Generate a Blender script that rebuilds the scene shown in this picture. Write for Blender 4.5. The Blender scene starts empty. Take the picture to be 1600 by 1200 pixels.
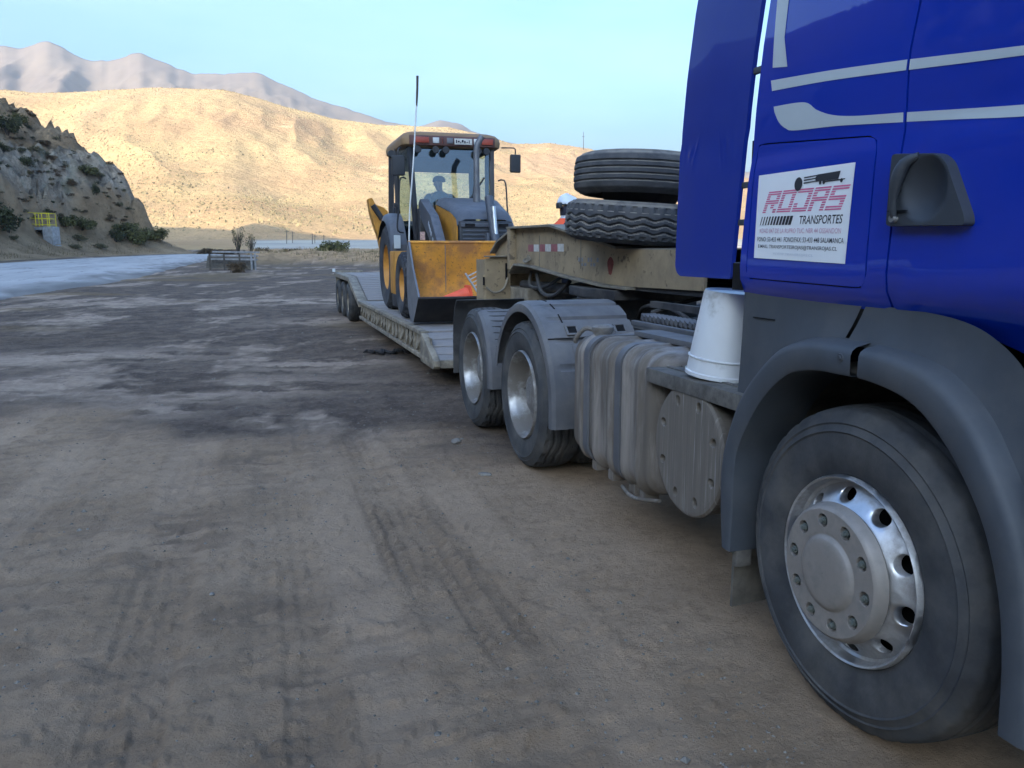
import bpy, bmesh, math, random
import numpy as np
from math import sin, cos, pi, radians, atan2, sqrt, tan
from mathutils import Vector, Matrix
from mathutils.bvhtree import BVHTree

random.seed(7)
rng = np.random.default_rng(7)
SC = bpy.context.scene
COL = SC.collection

# ------------------------------------------------------------------ camera
F_PX, PITCH, YAW, CAM_H = 1236.2, 0.16568, 0.30527, 1.505
cd = bpy.data.cameras.new('camera')
cam = bpy.data.objects.new('camera', cd)
COL.objects.link(cam)
cam.location = (0, 0, CAM_H)
cam.rotation_euler = (pi / 2 - PITCH, radians(0.14), -YAW)
cd.sensor_fit = 'HORIZONTAL'
cd.sensor_width = 36.0
cd.lens = 36.0 * F_PX / 1600.0
cd.clip_start = 0.05
cd.clip_end = 9000
SC.camera = cam

# ------------------------------------------------------------------ light
SUN_AZ, SUN_EL = radians(-135), radians(19.5)      # azimuth measured from +Y towards +X
SUN_STR, SKY_STR, EXPO = 2.75, 0.15, 2.12
world = bpy.data.worlds.new('World')
SC.world = world
world.use_nodes = True
wn = world.node_tree
wn.nodes.clear()
sky = wn.nodes.new('ShaderNodeTexSky')
sky.sky_type = 'NISHITA'
sky.sun_disc = False
sky.sun_elevation = SUN_EL
sky.sun_rotation = SUN_AZ
sky.altitude = 0
sky.air_density = 1.5
sky.dust_density = 8.0
sky.ozone_density = 9.0
bg = wn.nodes.new('ShaderNodeBackground')
bg.inputs['Strength'].default_value = SKY_STR
wo = wn.nodes.new('ShaderNodeOutputWorld')
wtc = wn.nodes.new('ShaderNodeTexCoord'); wmp = wn.nodes.new('ShaderNodeMapping'); wmp.inputs['Scale'].default_value = (1.0, 2.2, 5.0)
wno = wn.nodes.new('ShaderNodeTexNoise'); wno.inputs['Scale'].default_value = 2.2; wno.inputs['Detail'].default_value = 5.0; wno.inputs['Roughness'].default_value = 0.55
wmr = wn.nodes.new('ShaderNodeMapRange'); wmr.inputs['From Min'].default_value = 0.45; wmr.inputs['From Max'].default_value = 0.75; wmr.inputs['To Max'].default_value = 0.12
wmx = wn.nodes.new('ShaderNodeMix'); wmx.data_type = 'RGBA'; wmx.inputs[7].default_value = (3.0, 3.2, 3.3, 1)
wn.links.new(wtc.outputs['Generated'], wmp.inputs[0]); wn.links.new(wmp.outputs[0], wno.inputs['Vector']); wn.links.new(wno.outputs['Fac'], wmr.inputs['Value'])
wn.links.new(wmr.outputs[0], wmx.inputs[0]); wn.links.new(sky.outputs[0], wmx.inputs[6])       # faint thin cloud streaks
wtn = wn.nodes.new('ShaderNodeMix'); wtn.data_type = 'RGBA'; wtn.blend_type = 'MULTIPLY'; wtn.inputs[0].default_value = 1.0; wtn.inputs[7].default_value = (0.90, 0.97, 1.0, 1)
wn.links.new(wmx.outputs[2], wtn.inputs[6]); wn.links.new(wtn.outputs[2], bg.inputs['Color'])
wn.links.new(bg.outputs[0], wo.inputs['Surface'])
sd = bpy.data.lights.new('sun', 'SUN')
sd.energy = SUN_STR
sd.angle = radians(0.53)
sd.color = (1.0, 0.88, 0.68)
sun = bpy.data.objects.new('sun', sd)
COL.objects.link(sun)
sdir = Vector((sin(SUN_AZ) * cos(SUN_EL), cos(SUN_AZ) * cos(SUN_EL), sin(SUN_EL)))
sun.rotation_euler = sdir.to_track_quat('Z', 'Y').to_euler()
sun.location = (-40, -40, 60)
SC.view_settings.view_transform = 'Standard'
SC.view_settings.look = 'None'
SC.view_settings.exposure = EXPO
SC.view_settings.gamma = 1.0
SC.view_settings.use_curve_mapping = False

# ------------------------------------------------------------------ helpers
CY, SY = cos(YAW), sin(YAW)
def w2(right, fwd):
    return (right * CY + fwd * SY, -right * SY + fwd * CY)

def at(px, py, D):
    """world point seen at photo pixel (px,py) at ground distance D in front of the camera"""
    a = (600 - py) / F_PX
    dz = D * (a * cos(PITCH) - sin(PITCH)) / (cos(PITCH) + a * sin(PITCH))
    r = (px - 800) / F_PX * (D * cos(PITCH) - dz * sin(PITCH))
    x, y = w2(r, D)
    return Vector((x, y, CAM_H + dz))

def ray(px, py):
    return (at(px, py, 10.0) - Vector((0, 0, CAM_H))).normalized()

def _hash(ix, iy, seed):
    h = (ix.astype(np.int64) * 374761393 + iy.astype(np.int64) * 668265263 + seed * 1442695041) & 0x7fffffff
    h = ((h ^ (h >> 13)) * 1274126177) & 0x7fffffff
    return ((h ^ (h >> 16)) & 0xffff) / 65535.0

def vnoise(x, y, seed=0):
    x = np.asarray(x, float); y = np.asarray(y, float)
    ix, iy = np.floor(x), np.floor(y)
    fx, fy = x - ix, y - iy
    fx = fx * fx * fx * (fx * (fx * 6 - 15) + 10); fy = fy * fy * fy * (fy * (fy * 6 - 15) + 10)
    a = _hash(ix, iy, seed); b = _hash(ix + 1, iy, seed)
    c = _hash(ix, iy + 1, seed); d = _hash(ix + 1, iy + 1, seed)
    return (a + (b - a) * fx) + ((c + (d - c) * fx) - (a + (b - a) * fx)) * fy

def fbm(x, y, seed=0, oct=4, gain=0.5):
    s, a, t = 0.0, 1.0, 0.0
    for o in range(oct):
        s = s + a * vnoise(x, y, seed + o * 17); t += a
        ca, sa = cos(0.5 + o), sin(0.5 + o)
        x, y = (x * ca - y * sa) * 2.03 + 5.1, (x * sa + y * ca) * 2.03 - 3.7
        a *= gain
    return s / t

def sstep(a, b, x):
    t = np.clip((np.asarray(x, float) - a) / (b - a), 0, 1)
    return t * t * (3 - 2 * t)

# ---- materials
def rgb(r, g, b):
    f = lambda c: ((c / 255) / 12.92 if c / 255 <= 0.04045 else ((c / 255 + 0.055) / 1.055) ** 2.4)
    return (f(r), f(g), f(b))

def mat(name, col, rough=0.6, metal=0.0, coat=0.0, var=0.2, vscale=6.0, dirt=None, dirt_amt=0.0, dirt_scale=3.0,
        stretch=(1, 1, 1), bump=0.0, bscale=40.0, spec=0.5, speck=None, speck_scale=60.0, speck_amt=0.5, dust_up=None,
        dirt_lo=0.42, dirt_hi=0.68, coat_ior=1.5):
    m = bpy.data.materials.new(name)
    m.use_nodes = True
    nt = m.node_tree; N = nt.nodes; L = nt.links
    b = N['Principled BSDF']
    b.inputs['Roughness'].default_value = rough
    b.inputs['Metallic'].default_value = metal
    b.inputs['Coat Weight'].default_value = coat
    b.inputs['Coat Roughness'].default_value = 0.03
    b.inputs['Coat IOR'].default_value = coat_ior
    b.inputs['Specular IOR Level'].default_value = spec
    tc = N.new('ShaderNodeTexCoord')
    mp = N.new('ShaderNodeMapping'); mp.inputs['Scale'].default_value = stretch
    L.new(tc.outputs['Object'], mp.inputs['Vector'])
    def noise(scale, det=5.0, rgh=0.6):
        n = N.new('ShaderNodeTexNoise'); n.inputs['Scale'].default_value = scale
        n.inputs['Detail'].default_value = det; n.inputs['Roughness'].default_value = rgh
        L.new(mp.outputs[0], n.inputs['Vector']); return n.outputs['Fac']
    def ramp(sock, lo, hi):
        r = N.new('ShaderNodeMapRange'); r.inputs['From Min'].default_value = lo; r.inputs['From Max'].default_value = hi
        r.interpolation_type = 'SMOOTHSTEP'
        L.new(sock, r.inputs['Value']); return r.outputs[0]
    def mix(f, a, c):
        x = N.new('ShaderNodeMix'); x.data_type = 'RGBA'
        for s, v in ((x.inputs[0], f), (x.inputs[6], a), (x.inputs[7], c)):
            if isinstance(v, bpy.types.NodeSocket): L.new(v, s)
            elif isinstance(v, tuple): s.default_value = (*v, 1)
            else: s.default_value = v
        return x.outputs[2]
    lo = tuple(c * (1 - var) for c in col); hi = tuple(min(1, c * (1 + var)) for c in col)
    c = mix(ramp(noise(vscale), 0.3, 0.7), lo, hi)
    rsock = None
    if speck:
        c = mix(mul(N, L, ramp(noise(speck_scale, 3.0, 0.7), 0.58, 0.68), speck_amt), c, speck)
    if dirt:
        mask = mul(N, L, ramp(noise(dirt_scale, 8.0, 0.65), dirt_lo, dirt_hi), dirt_amt)
        c = mix(mask, c, dirt)
        rr = N.new('ShaderNodeMapRange'); rr.inputs['To Min'].default_value = rough; rr.inputs['To Max'].default_value = max(rough, 0.85)
        L.new(mask, rr.inputs['Value']); rsock = rr.outputs[0]
        if metal > 0:
            mm = N.new('ShaderNodeMapRange'); mm.inputs['To Min'].default_value = metal; mm.inputs['To Max'].default_value = 0.0
            L.new(mask, mm.inputs['Value']); L.new(mm.outputs[0], b.inputs['Metallic'])
    if dust_up:
        g = N.new('ShaderNodeNewGeometry'); sp = N.new('ShaderNodeSeparateXYZ'); L.new(g.outputs['Normal'], sp.inputs[0])
        up = mul(N, L, ramp(sp.outputs['Z'], 0.35, 0.95), ramp(noise(vscale * 1.7), 0.2, 0.65))
        c = mix(up, c, dust_up)
        if rsock is None:
            rr = N.new('ShaderNodeMapRange'); rr.inputs['To Min'].default_value = rough; rr.inputs['To Max'].default_value = 0.9
            L.new(up, rr.inputs['Value']); rsock = rr.outputs[0]
    L.new(c, b.inputs['Base Color'])
    if rsock is not None: L.new(rsock, b.inputs['Roughness'])
    if bump > 0:
        bp = N.new('ShaderNodeBump'); bp.inputs['Strength'].default_value = 1.0; bp.inputs['Distance'].default_value = bump
        L.new(noise(bscale, 6.0, 0.65), bp.inputs['Height']); L.new(bp.outputs[0], b.inputs['Normal'])
    return m

def mul(N, L, a, f):
    x = N.new('ShaderNodeMath'); x.operation = 'MULTIPLY'
    L.new(a, x.inputs[0])
    if isinstance(f, bpy.types.NodeSocket): L.new(f, x.inputs[1])
    else: x.inputs[1].default_value = f
    return x.outputs[0]

DUST = (0.20, 0.18, 0.155)
MT = {}
def setup_materials():
    P = MT
    P['blue'] = mat('blue_paint', (0.0025, 0.026, 0.33), 0.4, coat=1.0, coat_ior=1.65, spec=0.02, var=0.05, vscale=2)
    P['blue_matt'] = mat('blue_fairing_paint', (0.004, 0.022, 0.24), 0.5, coat=0.3, spec=0.15, var=0.08, vscale=2, dirt=(0.05, 0.06, 0.12), dirt_amt=0.2, dirt_scale=2)
    P['dark'] = mat('dark_gap', (0.01, 0.01, 0.011), 0.9, var=0.2, spec=0.2)
    P['plastic'] = mat('grey_plastic', (0.046, 0.053, 0.064), 0.62, var=0.10, vscale=5, dirt=DUST, dirt_amt=0.11, dirt_scale=4, bump=0.0004, bscale=350)
    P['handle'] = mat('handle_plastic', (0.030, 0.036, 0.046), 0.5, var=0.08, dirt=DUST, dirt_amt=0.08, bump=0.0003, bscale=400)
    P['silver'] = mat('silver_decal', (0.42, 0.47, 0.50), 0.38, var=0.05, vscale=2)
    P['sign'] = mat('sign_white', (0.74, 0.76, 0.78), 0.4, var=0.03, dirt=(0.5, 0.5, 0.48), dirt_amt=0.2)
    P['magenta'] = mat('print_magenta', (0.62, 0.14, 0.27), 0.5, var=0.1, vscale=200)
    P['pink'] = mat('print_pink', (0.55, 0.33, 0.42), 0.5, var=0.05)
    P['black_print'] = mat('print_black', (0.02, 0.022, 0.028), 0.5, var=0.1)
    P['pale_print'] = mat('print_pale', (0.50, 0.55, 0.62), 0.5, var=0.05)
    P['rubber'] = mat('tyre_rubber', (0.030, 0.032, 0.036), 0.78, var=0.25, vscale=9, dirt=(0.15, 0.135, 0.115), dirt_amt=0.42, dirt_scale=5, bump=0.0008, bscale=130, dirt_lo=0.35, dirt_hi=0.75)
    P['rubber_spare'] = mat('spare_tyre_rubber', (0.05, 0.053, 0.06), 0.8, var=0.2, vscale=6, dirt=(0.17, 0.16, 0.14), dirt_amt=0.35, bump=0.0008, bscale=110, dust_up=(0.24, 0.21, 0.17))
    P['rubber_far'] = mat('machine_tyre_rubber', (0.028, 0.031, 0.04), 0.85, var=0.2, dirt=(0.13, 0.12, 0.1), dirt_amt=0.35)
    P['alu'] = mat('polished_aluminium', (0.54, 0.54, 0.55), 0.36, metal=1.0, var=0.12, vscale=14, dirt=(0.16, 0.14, 0.12), dirt_amt=0.8, dirt_scale=7, dirt_lo=0.40, dirt_hi=0.66, bump=0.0003, bscale=160)
    P['alu_dusty'] = mat('dusty_aluminium', (0.34, 0.335, 0.33), 0.42, metal=0.85, var=0.15, vscale=8, dirt=(0.125, 0.11, 0.095), dirt_amt=0.92, dirt_scale=5, dirt_lo=0.36, dirt_hi=0.58)
    P['hubcap'] = mat('dusty_hub_cover', (0.25, 0.222, 0.198), 0.5, metal=0.25, var=0.06, vscale=9, dirt=(0.17, 0.155, 0.14), dirt_amt=0.6, dirt_scale=14, bump=0.0003, bscale=200)
    P['nut'] = mat('wheel_nut_steel', (0.20, 0.22, 0.20), 0.45, metal=0.6, var=0.3, vscale=60, dirt=(0.12, 0.11, 0.09), dirt_amt=0.5, dirt_scale=50)
    P['guard'] = mat('dusty_mudguard', (0.085, 0.086, 0.094), 0.75, var=0.12, vscale=4, dirt=(0.19, 0.175, 0.16), dirt_amt=0.5, dirt_scale=3, dust_up=(0.15, 0.15, 0.155), bump=0.0004, bscale=220)
    P['flap'] = mat('black_mud_flap', (0.035, 0.035, 0.037), 0.85, var=0.2, dirt=DUST, dirt_amt=0.3)
    P['flap_mud'] = mat('muddy_flap', (0.10, 0.088, 0.072), 0.9, var=0.25, vscale=12, dirt=(0.05, 0.046, 0.04), dirt_amt=0.6, dirt_scale=9, bump=0.002, bscale=60)
    P['tank'] = mat('dusty_tank_aluminium', (0.27, 0.24, 0.215), 0.5, metal=0.35, var=0.12, vscale=5, dirt=(0.085, 0.068, 0.052), dirt_amt=0.85, dirt_scale=3.0, stretch=(1, 3.2, 0.4), dirt_lo=0.36, dirt_hi=0.6, bump=0.0006, bscale=90)
    P['drum'] = mat('streaked_drum', (0.125, 0.106, 0.088), 0.8, var=0.12, vscale=6, dirt=(0.30, 0.285, 0.265), dirt_amt=0.6, dirt_scale=9, stretch=(1, 13, 0.30), dirt_lo=0.55, dirt_hi=0.68, speck=(0.07, 0.065, 0.06), speck_scale=18, speck_amt=0.5)
    P['step'] = mat('dusty_catwalk', (0.085, 0.078, 0.07), 0.9, var=0.3, vscale=20, dirt=(0.17, 0.155, 0.135), dirt_amt=0.6, dirt_scale=8, bump=0.003, bscale=70)
    P['chassis'] = mat('dark_chassis', (0.022, 0.022, 0.026), 0.75, var=0.3, dirt=DUST, dirt_amt=0.25, dirt_scale=4, dust_up=(0.09, 0.085, 0.075))
    P['pail'] = mat('white_pail_plastic', (0.54, 0.555, 0.57), 0.42, var=0.05, vscale=3, dirt=(0.19, 0.175, 0.145), dirt_amt=0.75, dirt_scale=5, dirt_lo=0.50, dirt_hi=0.68)
    P['beige'] = mat('weathered_beige_steel', (0.30, 0.225, 0.135), 0.75, var=0.13, vscale=3, dirt=(0.14, 0.112, 0.08), dirt_amt=0.45, dirt_scale=3.5, speck=(0.05, 0.035, 0.026), speck_scale=11, speck_amt=0.75, bump=0.001, bscale=60)
    P['beige_top'] = mat('dusty_beige_flange', (0.20, 0.175, 0.135), 0.85, var=0.2, vscale=6, dirt=(0.08, 0.07, 0.06), dirt_amt=0.4, dirt_scale=7)
    P['plank'] = mat('worn_grey_plank', (0.275, 0.250, 0.235), 0.85, var=0.28, vscale=9, stretch=(0.25, 2.5, 1), dirt=(0.075, 0.07, 0.066), dirt_amt=0.6, dirt_scale=9, bump=0.004, bscale=22)
    P['frame'] = mat('muddy_frame', (0.24, 0.205, 0.155), 0.85, var=0.3, vscale=7, dirt=(0.075, 0.065, 0.055), dirt_amt=0.7, dirt_scale=5, bump=0.003, bscale=40)
    P['tape_red'] = mat('reflective_red', (0.26, 0.085, 0.095), 0.5, var=0.2, vscale=30)
    P['tape_white'] = mat('reflective_white', (0.50, 0.49, 0.46), 0.5, var=0.15, vscale=30)
    P['orange'] = mat('machine_orange', (0.52, 0.235, 0.03), 0.55, var=0.1, vscale=4, dirt=(0.20, 0.11, 0.05), dirt_amt=0.4, dirt_scale=5)
    P['bucket'] = mat('worn_orange_bucket', (0.66, 0.285, 0.035), 0.6, var=0.12, vscale=3, dirt=(0.30, 0.13, 0.055), dirt_amt=0.8, dirt_scale=3.2, speck=(0.16, 0.07, 0.035), speck_scale=30, speck_amt=0.8, dirt_lo=0.42, dirt_hi=0.62)
    P['bucket_steel'] = mat('bucket_edge_steel', (0.17, 0.175, 0.19), 0.55, metal=0.3, var=0.15)
    P['black_steel'] = mat('blackened_steel', (0.022, 0.021, 0.023), 0.7, var=0.25, dirt=(0.06, 0.05, 0.045), dirt_amt=0.4)
    P['mach_grey'] = mat('machine_dark_grey', (0.058, 0.066, 0.085), 0.5, var=0.1, dirt=(0.12, 0.115, 0.11), dirt_amt=0.25, dust_up=(0.12, 0.125, 0.14))
    P['mach_black'] = mat('machine_black', (0.018, 0.02, 0.026), 0.5, var=0.1, dirt=(0.08, 0.075, 0.07), dirt_amt=0.2)
    P['roof'] = mat('machine_roof_tan', (0.24, 0.15, 0.075), 0.6, var=0.1, dirt=(0.12, 0.05, 0.04), dirt_amt=0.25, dirt_scale=3)
    P['lamp_red'] = mat('lamp_red', (0.30, 0.05, 0.03), 0.3, var=0.1)
    P['lamp_lens'] = mat('lamp_lens', (0.55, 0.56, 0.55), 0.2, var=0.1, vscale=60)
    P['chrome'] = mat('cylinder_rod', (0.5, 0.52, 0.55), 0.3, metal=0.7, var=0.05)
    P['exhaust'] = mat('exhaust_pipe', (0.14, 0.145, 0.16), 0.5, metal=0.5, var=0.2)
    P['white'] = mat('white_paint', (0.7, 0.7, 0.68), 0.5, var=0.05)
    P['yellow'] = mat('yellow_paint', (0.80, 0.66, 0.03), 0.5, var=0.1, vscale=5)
    P['helmet'] = mat('white_helmet', (0.62, 0.66, 0.72), 0.35, var=0.03)
    P['hivis'] = mat('orange_vest', (0.80, 0.10, 0.035), 0.8, var=0.1, vscale=12)
    P['navy'] = mat('navy_cloth', (0.02, 0.022, 0.038), 0.9, var=0.2, vscale=14)
    P['skin'] = mat('skin', (0.16, 0.085, 0.055), 0.6, var=0.1)
    P['grey_cloth'] = mat('grey_work_shirt', (0.05, 0.06, 0.08), 0.9, var=0.2, vscale=14)
    P['cone'] = mat('faded_cone_orange', (0.80, 0.11, 0.05), 0.6, var=0.1)
    P['concrete'] = mat('concrete', (0.34, 0.34, 0.335), 0.85, var=0.2, vscale=3, dirt=(0.17, 0.16, 0.15), dirt_amt=0.5, dirt_scale=2)
    P['rail'] = mat('weathered_grey_rail', (0.22, 0.22, 0.225), 0.7, var=0.25, vscale=4, dirt=(0.12, 0.11, 0.1), dirt_amt=0.4)
    P['pole'] = mat('dark_pole_wood', (0.07, 0.06, 0.05), 0.9)
    P['stone'] = mat('pale_stone', (0.19, 0.17, 0.145), 0.9, var=0.2, vscale=20, bump=0.003, bscale=60)
    P['chain'] = mat('rusty_chain', (0.018, 0.016, 0.016), 0.8, var=0.3, vscale=30)
    for nm, c in (('leaf_olive', (0.098, 0.096, 0.036)), ('leaf_grey', (0.125, 0.112, 0.060)), ('leaf_dark', (0.058, 0.062, 0.028)), ('leaf_dry', (0.120, 0.084, 0.050)), ('twig_dry', (0.060, 0.050, 0.042))):
        P[nm] = mat(nm, c, 0.85, var=0.45, vscale=2.2, spec=0.2)
    P['grass'] = mat('dry_grass', (0.23, 0.175, 0.095), 0.9, var=0.35, vscale=1.2, spec=0.2)
    P['scrub'] = mat('hill_scrub', (0.235, 0.185, 0.10), 0.9, var=0.3, vscale=0.02, spec=0.1)

def glass_mat(name, tint, gloss=0.10):
    m = bpy.data.materials.new(name); m.use_nodes = True
    nt = m.node_tree; N = nt.nodes; L = nt.links; N.clear()
    o = N.new('ShaderNodeOutputMaterial'); mx = N.new('ShaderNodeMixShader')
    t = N.new('ShaderNodeBsdfTransparent'); t.inputs[0].default_value = (*tint, 1)
    g = N.new('ShaderNodeBsdfGlossy'); g.inputs['Roughness'].default_value = 0.04; g.inputs[0].default_value = (0.9, 0.95, 1, 1)
    fr = N.new('ShaderNodeFresnel'); fr.inputs[0].default_value = 1.5
    ad = N.new('ShaderNodeMath'); ad.operation = 'ADD'; ad.inputs[1].default_value = gloss; ad.use_clamp = True
    L.new(fr.outputs[0], ad.inputs[0]); L.new(ad.outputs[0], mx.inputs[0])
    L.new(t.outputs[0], mx.inputs[1]); L.new(g.outputs[0], mx.inputs[2]); L.new(mx.outputs[0], o.inputs[0])
    return m

# ---- object helpers
def tag(o, label=None, cat=None, group=None, kind=None):
    if label: o['label'] = label
    if cat: o['category'] = cat
    if group: o['group'] = group
    if kind: o['kind'] = kind
    return o

def thing(name, loc, label, cat, group=None, rz=0.0):
    o = bpy.data.objects.new(name, None); COL.objects.link(o)
    o.location = loc; o.rotation_euler = (0, 0, rz); o.empty_display_size = 0.3
    return tag(o, label, cat, group)

def origin_of(o):
    v = Vector((0, 0, 0))
    while o is not None:
        v += o.location; o = o.parent
    return v

def link_mesh(name, me, parent=None):
    o = bpy.data.objects.new(name, me); COL.objects.link(o)
    if parent is not None: o.parent = parent
    return o

class MB:
    """collects geometry in world coordinates; build() links ONE mesh object"""
    def __init__(s): s.v = []; s.f = []
    def add(s, vs, fs):
        n = len(s.v); s.v += [tuple(p) for p in vs]; s.f += [tuple(i + n for i in f) for f in fs]; return s
    def box(s, x0, x1, y0, y1, z0, z1):
        vs = [(x, y, z) for x in (x0, x1) for y in (y0, y1) for z in (z0, z1)]
        return s.add(vs, [(0, 1, 3, 2), (4, 6, 7, 5), (0, 4, 5, 1), (2, 3, 7, 6), (0, 2, 6, 4), (1, 5, 7, 3)])
    def obox(s, c, ax, ay, az):
        c, ax, ay, az = map(Vector, (c, ax, ay, az))
        vs = [c + ax * i + ay * j + az * k for i in (-1, 1) for j in (-1, 1) for k in (-1, 1)]
        return s.add(vs, [(0, 1, 3, 2), (4, 6, 7, 5), (0, 4, 5, 1), (2, 3, 7, 6), (0, 2, 6, 4), (1, 5, 7, 3)])
    def bar(s, p, q, w, h=None, up=(0, 0, 1)):
        p, q = Vector(p), Vector(q); d = (q - p); u = Vector(up)
        sd_ = d.cross(u)
        if sd_.length < 1e-6: sd_ = d.cross(Vector((1, 0, 0)))
        sd_.normalize(); u = sd_.cross(d).normalized()
        return s.obox((p + q) / 2, d / 2, sd_ * w / 2, u * (h or w) / 2)
    def prism(s, pts, axis, a0, a1):
        n = len(pts)
        def mk(p, a):
            return (a, p[0], p[1]) if axis == 0 else (p[0], a, p[1]) if axis == 1 else (p[0], p[1], a)
        vs = [mk(p, a0) for p in pts] + [mk(p, a1) for p in pts]
        fs = [(i, (i + 1) % n, n + (i + 1) % n, n + i) for i in range(n)] + [tuple(range(n - 1, -1, -1)), tuple(range(n, 2 * n))]
        return s.add(vs, fs)
    def grid(s, rows, closed=False, capped=False):
        n = len(rows[0]); vs = [p for r in rows for p in r]; fs = []
        for i in range(len(rows) - 1):
            for j in range(n if closed else n - 1):
                k = (j + 1) % n
                fs.append((i * n + j, i * n + k, (i + 1) * n + k, (i + 1) * n + j))
        if capped:
            fs.append(tuple(range(n - 1, -1, -1))); m = (len(rows) - 1) * n; fs.append(tuple(range(m, m + n)))
        return s.add(vs, fs)
    def lathe(s, prof, c, axis='x', n=48, closed_prof=False):
        rows = []
        for r, h in prof:
            row = []
            for i in range(n):
                a = 2 * pi * i / n; u, w = r * cos(a), r * sin(a)
                p = (h, u, w) if axis == 'x' else (u, h, w) if axis == 'y' else (u, w, h)
                row.append((c[0] + p[0], c[1] + p[1], c[2] + p[2]))
            rows.append(row)
        return s.grid(rows, closed=True)
    def tube(s, pts, r, n=8, cap=True):
        pts = [Vector(p) for p in pts]; rs = r if isinstance(r, (list, tuple)) else [r] * len(pts)
        rows = []; prev = None
        for i, p in enumerate(pts):
            d = (pts[min(i + 1, len(pts) - 1)] - pts[max(i - 1, 0)]).normalized()
            if prev is None:
                u = d.cross(Vector((0, 0, 1)))
                if u.length < 1e-4: u = d.cross(Vector((1, 0, 0)))
            else: u = prev - d * prev.dot(d)
            u.normalize(); prev = u; w = d.cross(u)
            rows.append([tuple(p + (u * cos(2 * pi * k / n) + w * sin(2 * pi * k / n)) * rs[i]) for k in range(n)])
        return s.grid(rows, closed=True, capped=cap)
    def build(s, name, m, parent=None, smooth=35, bevel=0.0, label=None, merge=True, segs=2, org=None):
        me = bpy.data.meshes.new(name)
        o0 = org if org is not None else (origin_of(parent) if parent is not None else Vector((0, 0, 0)))
        me.from_pydata([(x - o0[0], y - o0[1], z - o0[2]) for x, y, z in s.v], [], s.f)
        bm = bmesh.new(); bm.from_mesh(me)
        if merge: bmesh.ops.remove_doubles(bm, verts=bm.verts, dist=1e-5)
        bmesh.ops.recalc_face_normals(bm, faces=bm.faces)
        if bevel > 0:
            es = [e for e in bm.edges if len(e.link_faces) == 2 and e.calc_face_angle(0) > radians(30)]
            if es: bmesh.ops.bevel(bm, geom=es, offset=bevel, segments=segs, profile=0.6, affect='EDGES', clamp_overlap=True)
        bm.to_mesh(me); bm.free()
        if smooth:
            me.shade_smooth(); me.set_sharp_from_angle(angle=radians(smooth))
        me.materials.append(m if not isinstance(m, str) else MT[m])
        o = link_mesh(name, me, parent)
        if org is not None and parent is None: o.location = org
        elif org is not None: o.location = Vector(org) - origin_of(parent)
        if label: o['label'] = label
        return o

def kids(o): return [c for c in bpy.data.objects if c.parent == o]
def copy_tree(o, parent=None):
    c = o.copy(); COL.objects.link(c)
    if parent is not None: c.parent = parent
    for ch in list(o.children): copy_tree(ch, c)
    return c

def text_mesh(txt, size, shear=0.0, xs=1.0, bold=0.0):
    cu = bpy.data.curves.new('t', 'FONT'); cu.body = txt; cu.size = size; cu.shear = shear; cu.offset = bold
    cu.align_x = 'LEFT'; cu.resolution_u = 3
    o = bpy.data.objects.new('t', cu); COL.objects.link(o)
    dg = bpy.context.evaluated_depsgraph_get()
    me = bpy.data.meshes.new_from_object(o.evaluated_get(dg))
    bpy.data.objects.remove(o); bpy.data.curves.remove(cu)
    vs = [(v.co.x * xs, v.co.y) for v in me.vertices]; fs = [tuple(p.vertices) for p in me.polygons]
    bpy.data.meshes.remove(me)
    return vs, fs

def resample(pts, n):
    P = np.array(pts, float); d = np.r_[0, np.cumsum(np.linalg.norm(np.diff(P, axis=0), axis=1))]
    t = np.linspace(0, d[-1], n)
    return [tuple(np.interp(q, d, P[:, k]) for k in range(P.shape[1])) for q in t]

def smooth_curve(pts, n):
    """Catmull-Rom through points, resampled evenly"""
    P = [Vector((*p, 0)[:3]) if len(p) == 2 else Vector(p) for p in pts]
    out = []
    for i in range(len(P) - 1):
        p0, p1, p2, p3 = P[max(i - 1, 0)], P[i], P[i + 1], P[min(i + 2, len(P) - 1)]
        for k in range(12):
            t = k / 12
            out.append(0.5 * ((2 * p1) + (p2 - p0) * t + (2 * p0 - 5 * p1 + 4 * p2 - p3) * t * t + (3 * p1 - p0 - 3 * p2 + p3) * t ** 3))
    out.append(P[-1])
    q = resample([tuple(v) for v in out], n)
    return [p[:len(pts[0])] for p in q]
setup_materials()
# ================================================================== TERRAIN
def zb(D):
    D = np.asarray(D, float)
    return 0.0135 * np.maximum(0, D - 18) + 0.0
def ghit(px, py):
    lo, hi = 1.0, 400.0
    for _ in range(60):
        m = (lo + hi) / 2
        if at(px, py, m).z > float(zb(m)): lo = m
        else: hi = m
    return at(px, py, lo)

def mesh_grid(name, X, Y, Z, material, attrs=None, wrap=False, kind='structure', smooth=True):
    nr, nc = X.shape
    me = bpy.data.meshes.new(name)
    co = np.stack([X, Y, Z], -1).reshape(-1, 3).astype(np.float32)
    i, j = np.meshgrid(np.arange(nr - 1), np.arange(nc if wrap else nc - 1), indexing='ij')
    k = (j + 1) % nc
    q = np.stack([i * nc + j, i * nc + k, (i + 1) * nc + k, (i + 1) * nc + j], -1).reshape(-1, 4)
    me.vertices.add(len(co)); me.vertices.foreach_set('co', co.ravel())
    me.loops.add(q.size); me.loops.foreach_set('vertex_index', q.ravel().astype(np.int32))
    me.polygons.add(len(q)); me.polygons.foreach_set('loop_start', np.arange(0, q.size, 4, dtype=np.int32))
    me.update(calc_edges=True); me.validate()
    if smooth: me.shade_smooth()
    for an, av in (attrs or {}).items():
        a = me.attributes.new(an, 'FLOAT', 'POINT'); a.data.foreach_set('value', av.ravel().astype(np.float32))
    me.materials.append(material)
    o = link_mesh(name, me)
    if kind: o['kind'] = kind
    if np.mean([p.normal.z for p in list(me.polygons)[:200]]) < 0: me.flip_normals()
    return o

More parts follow.
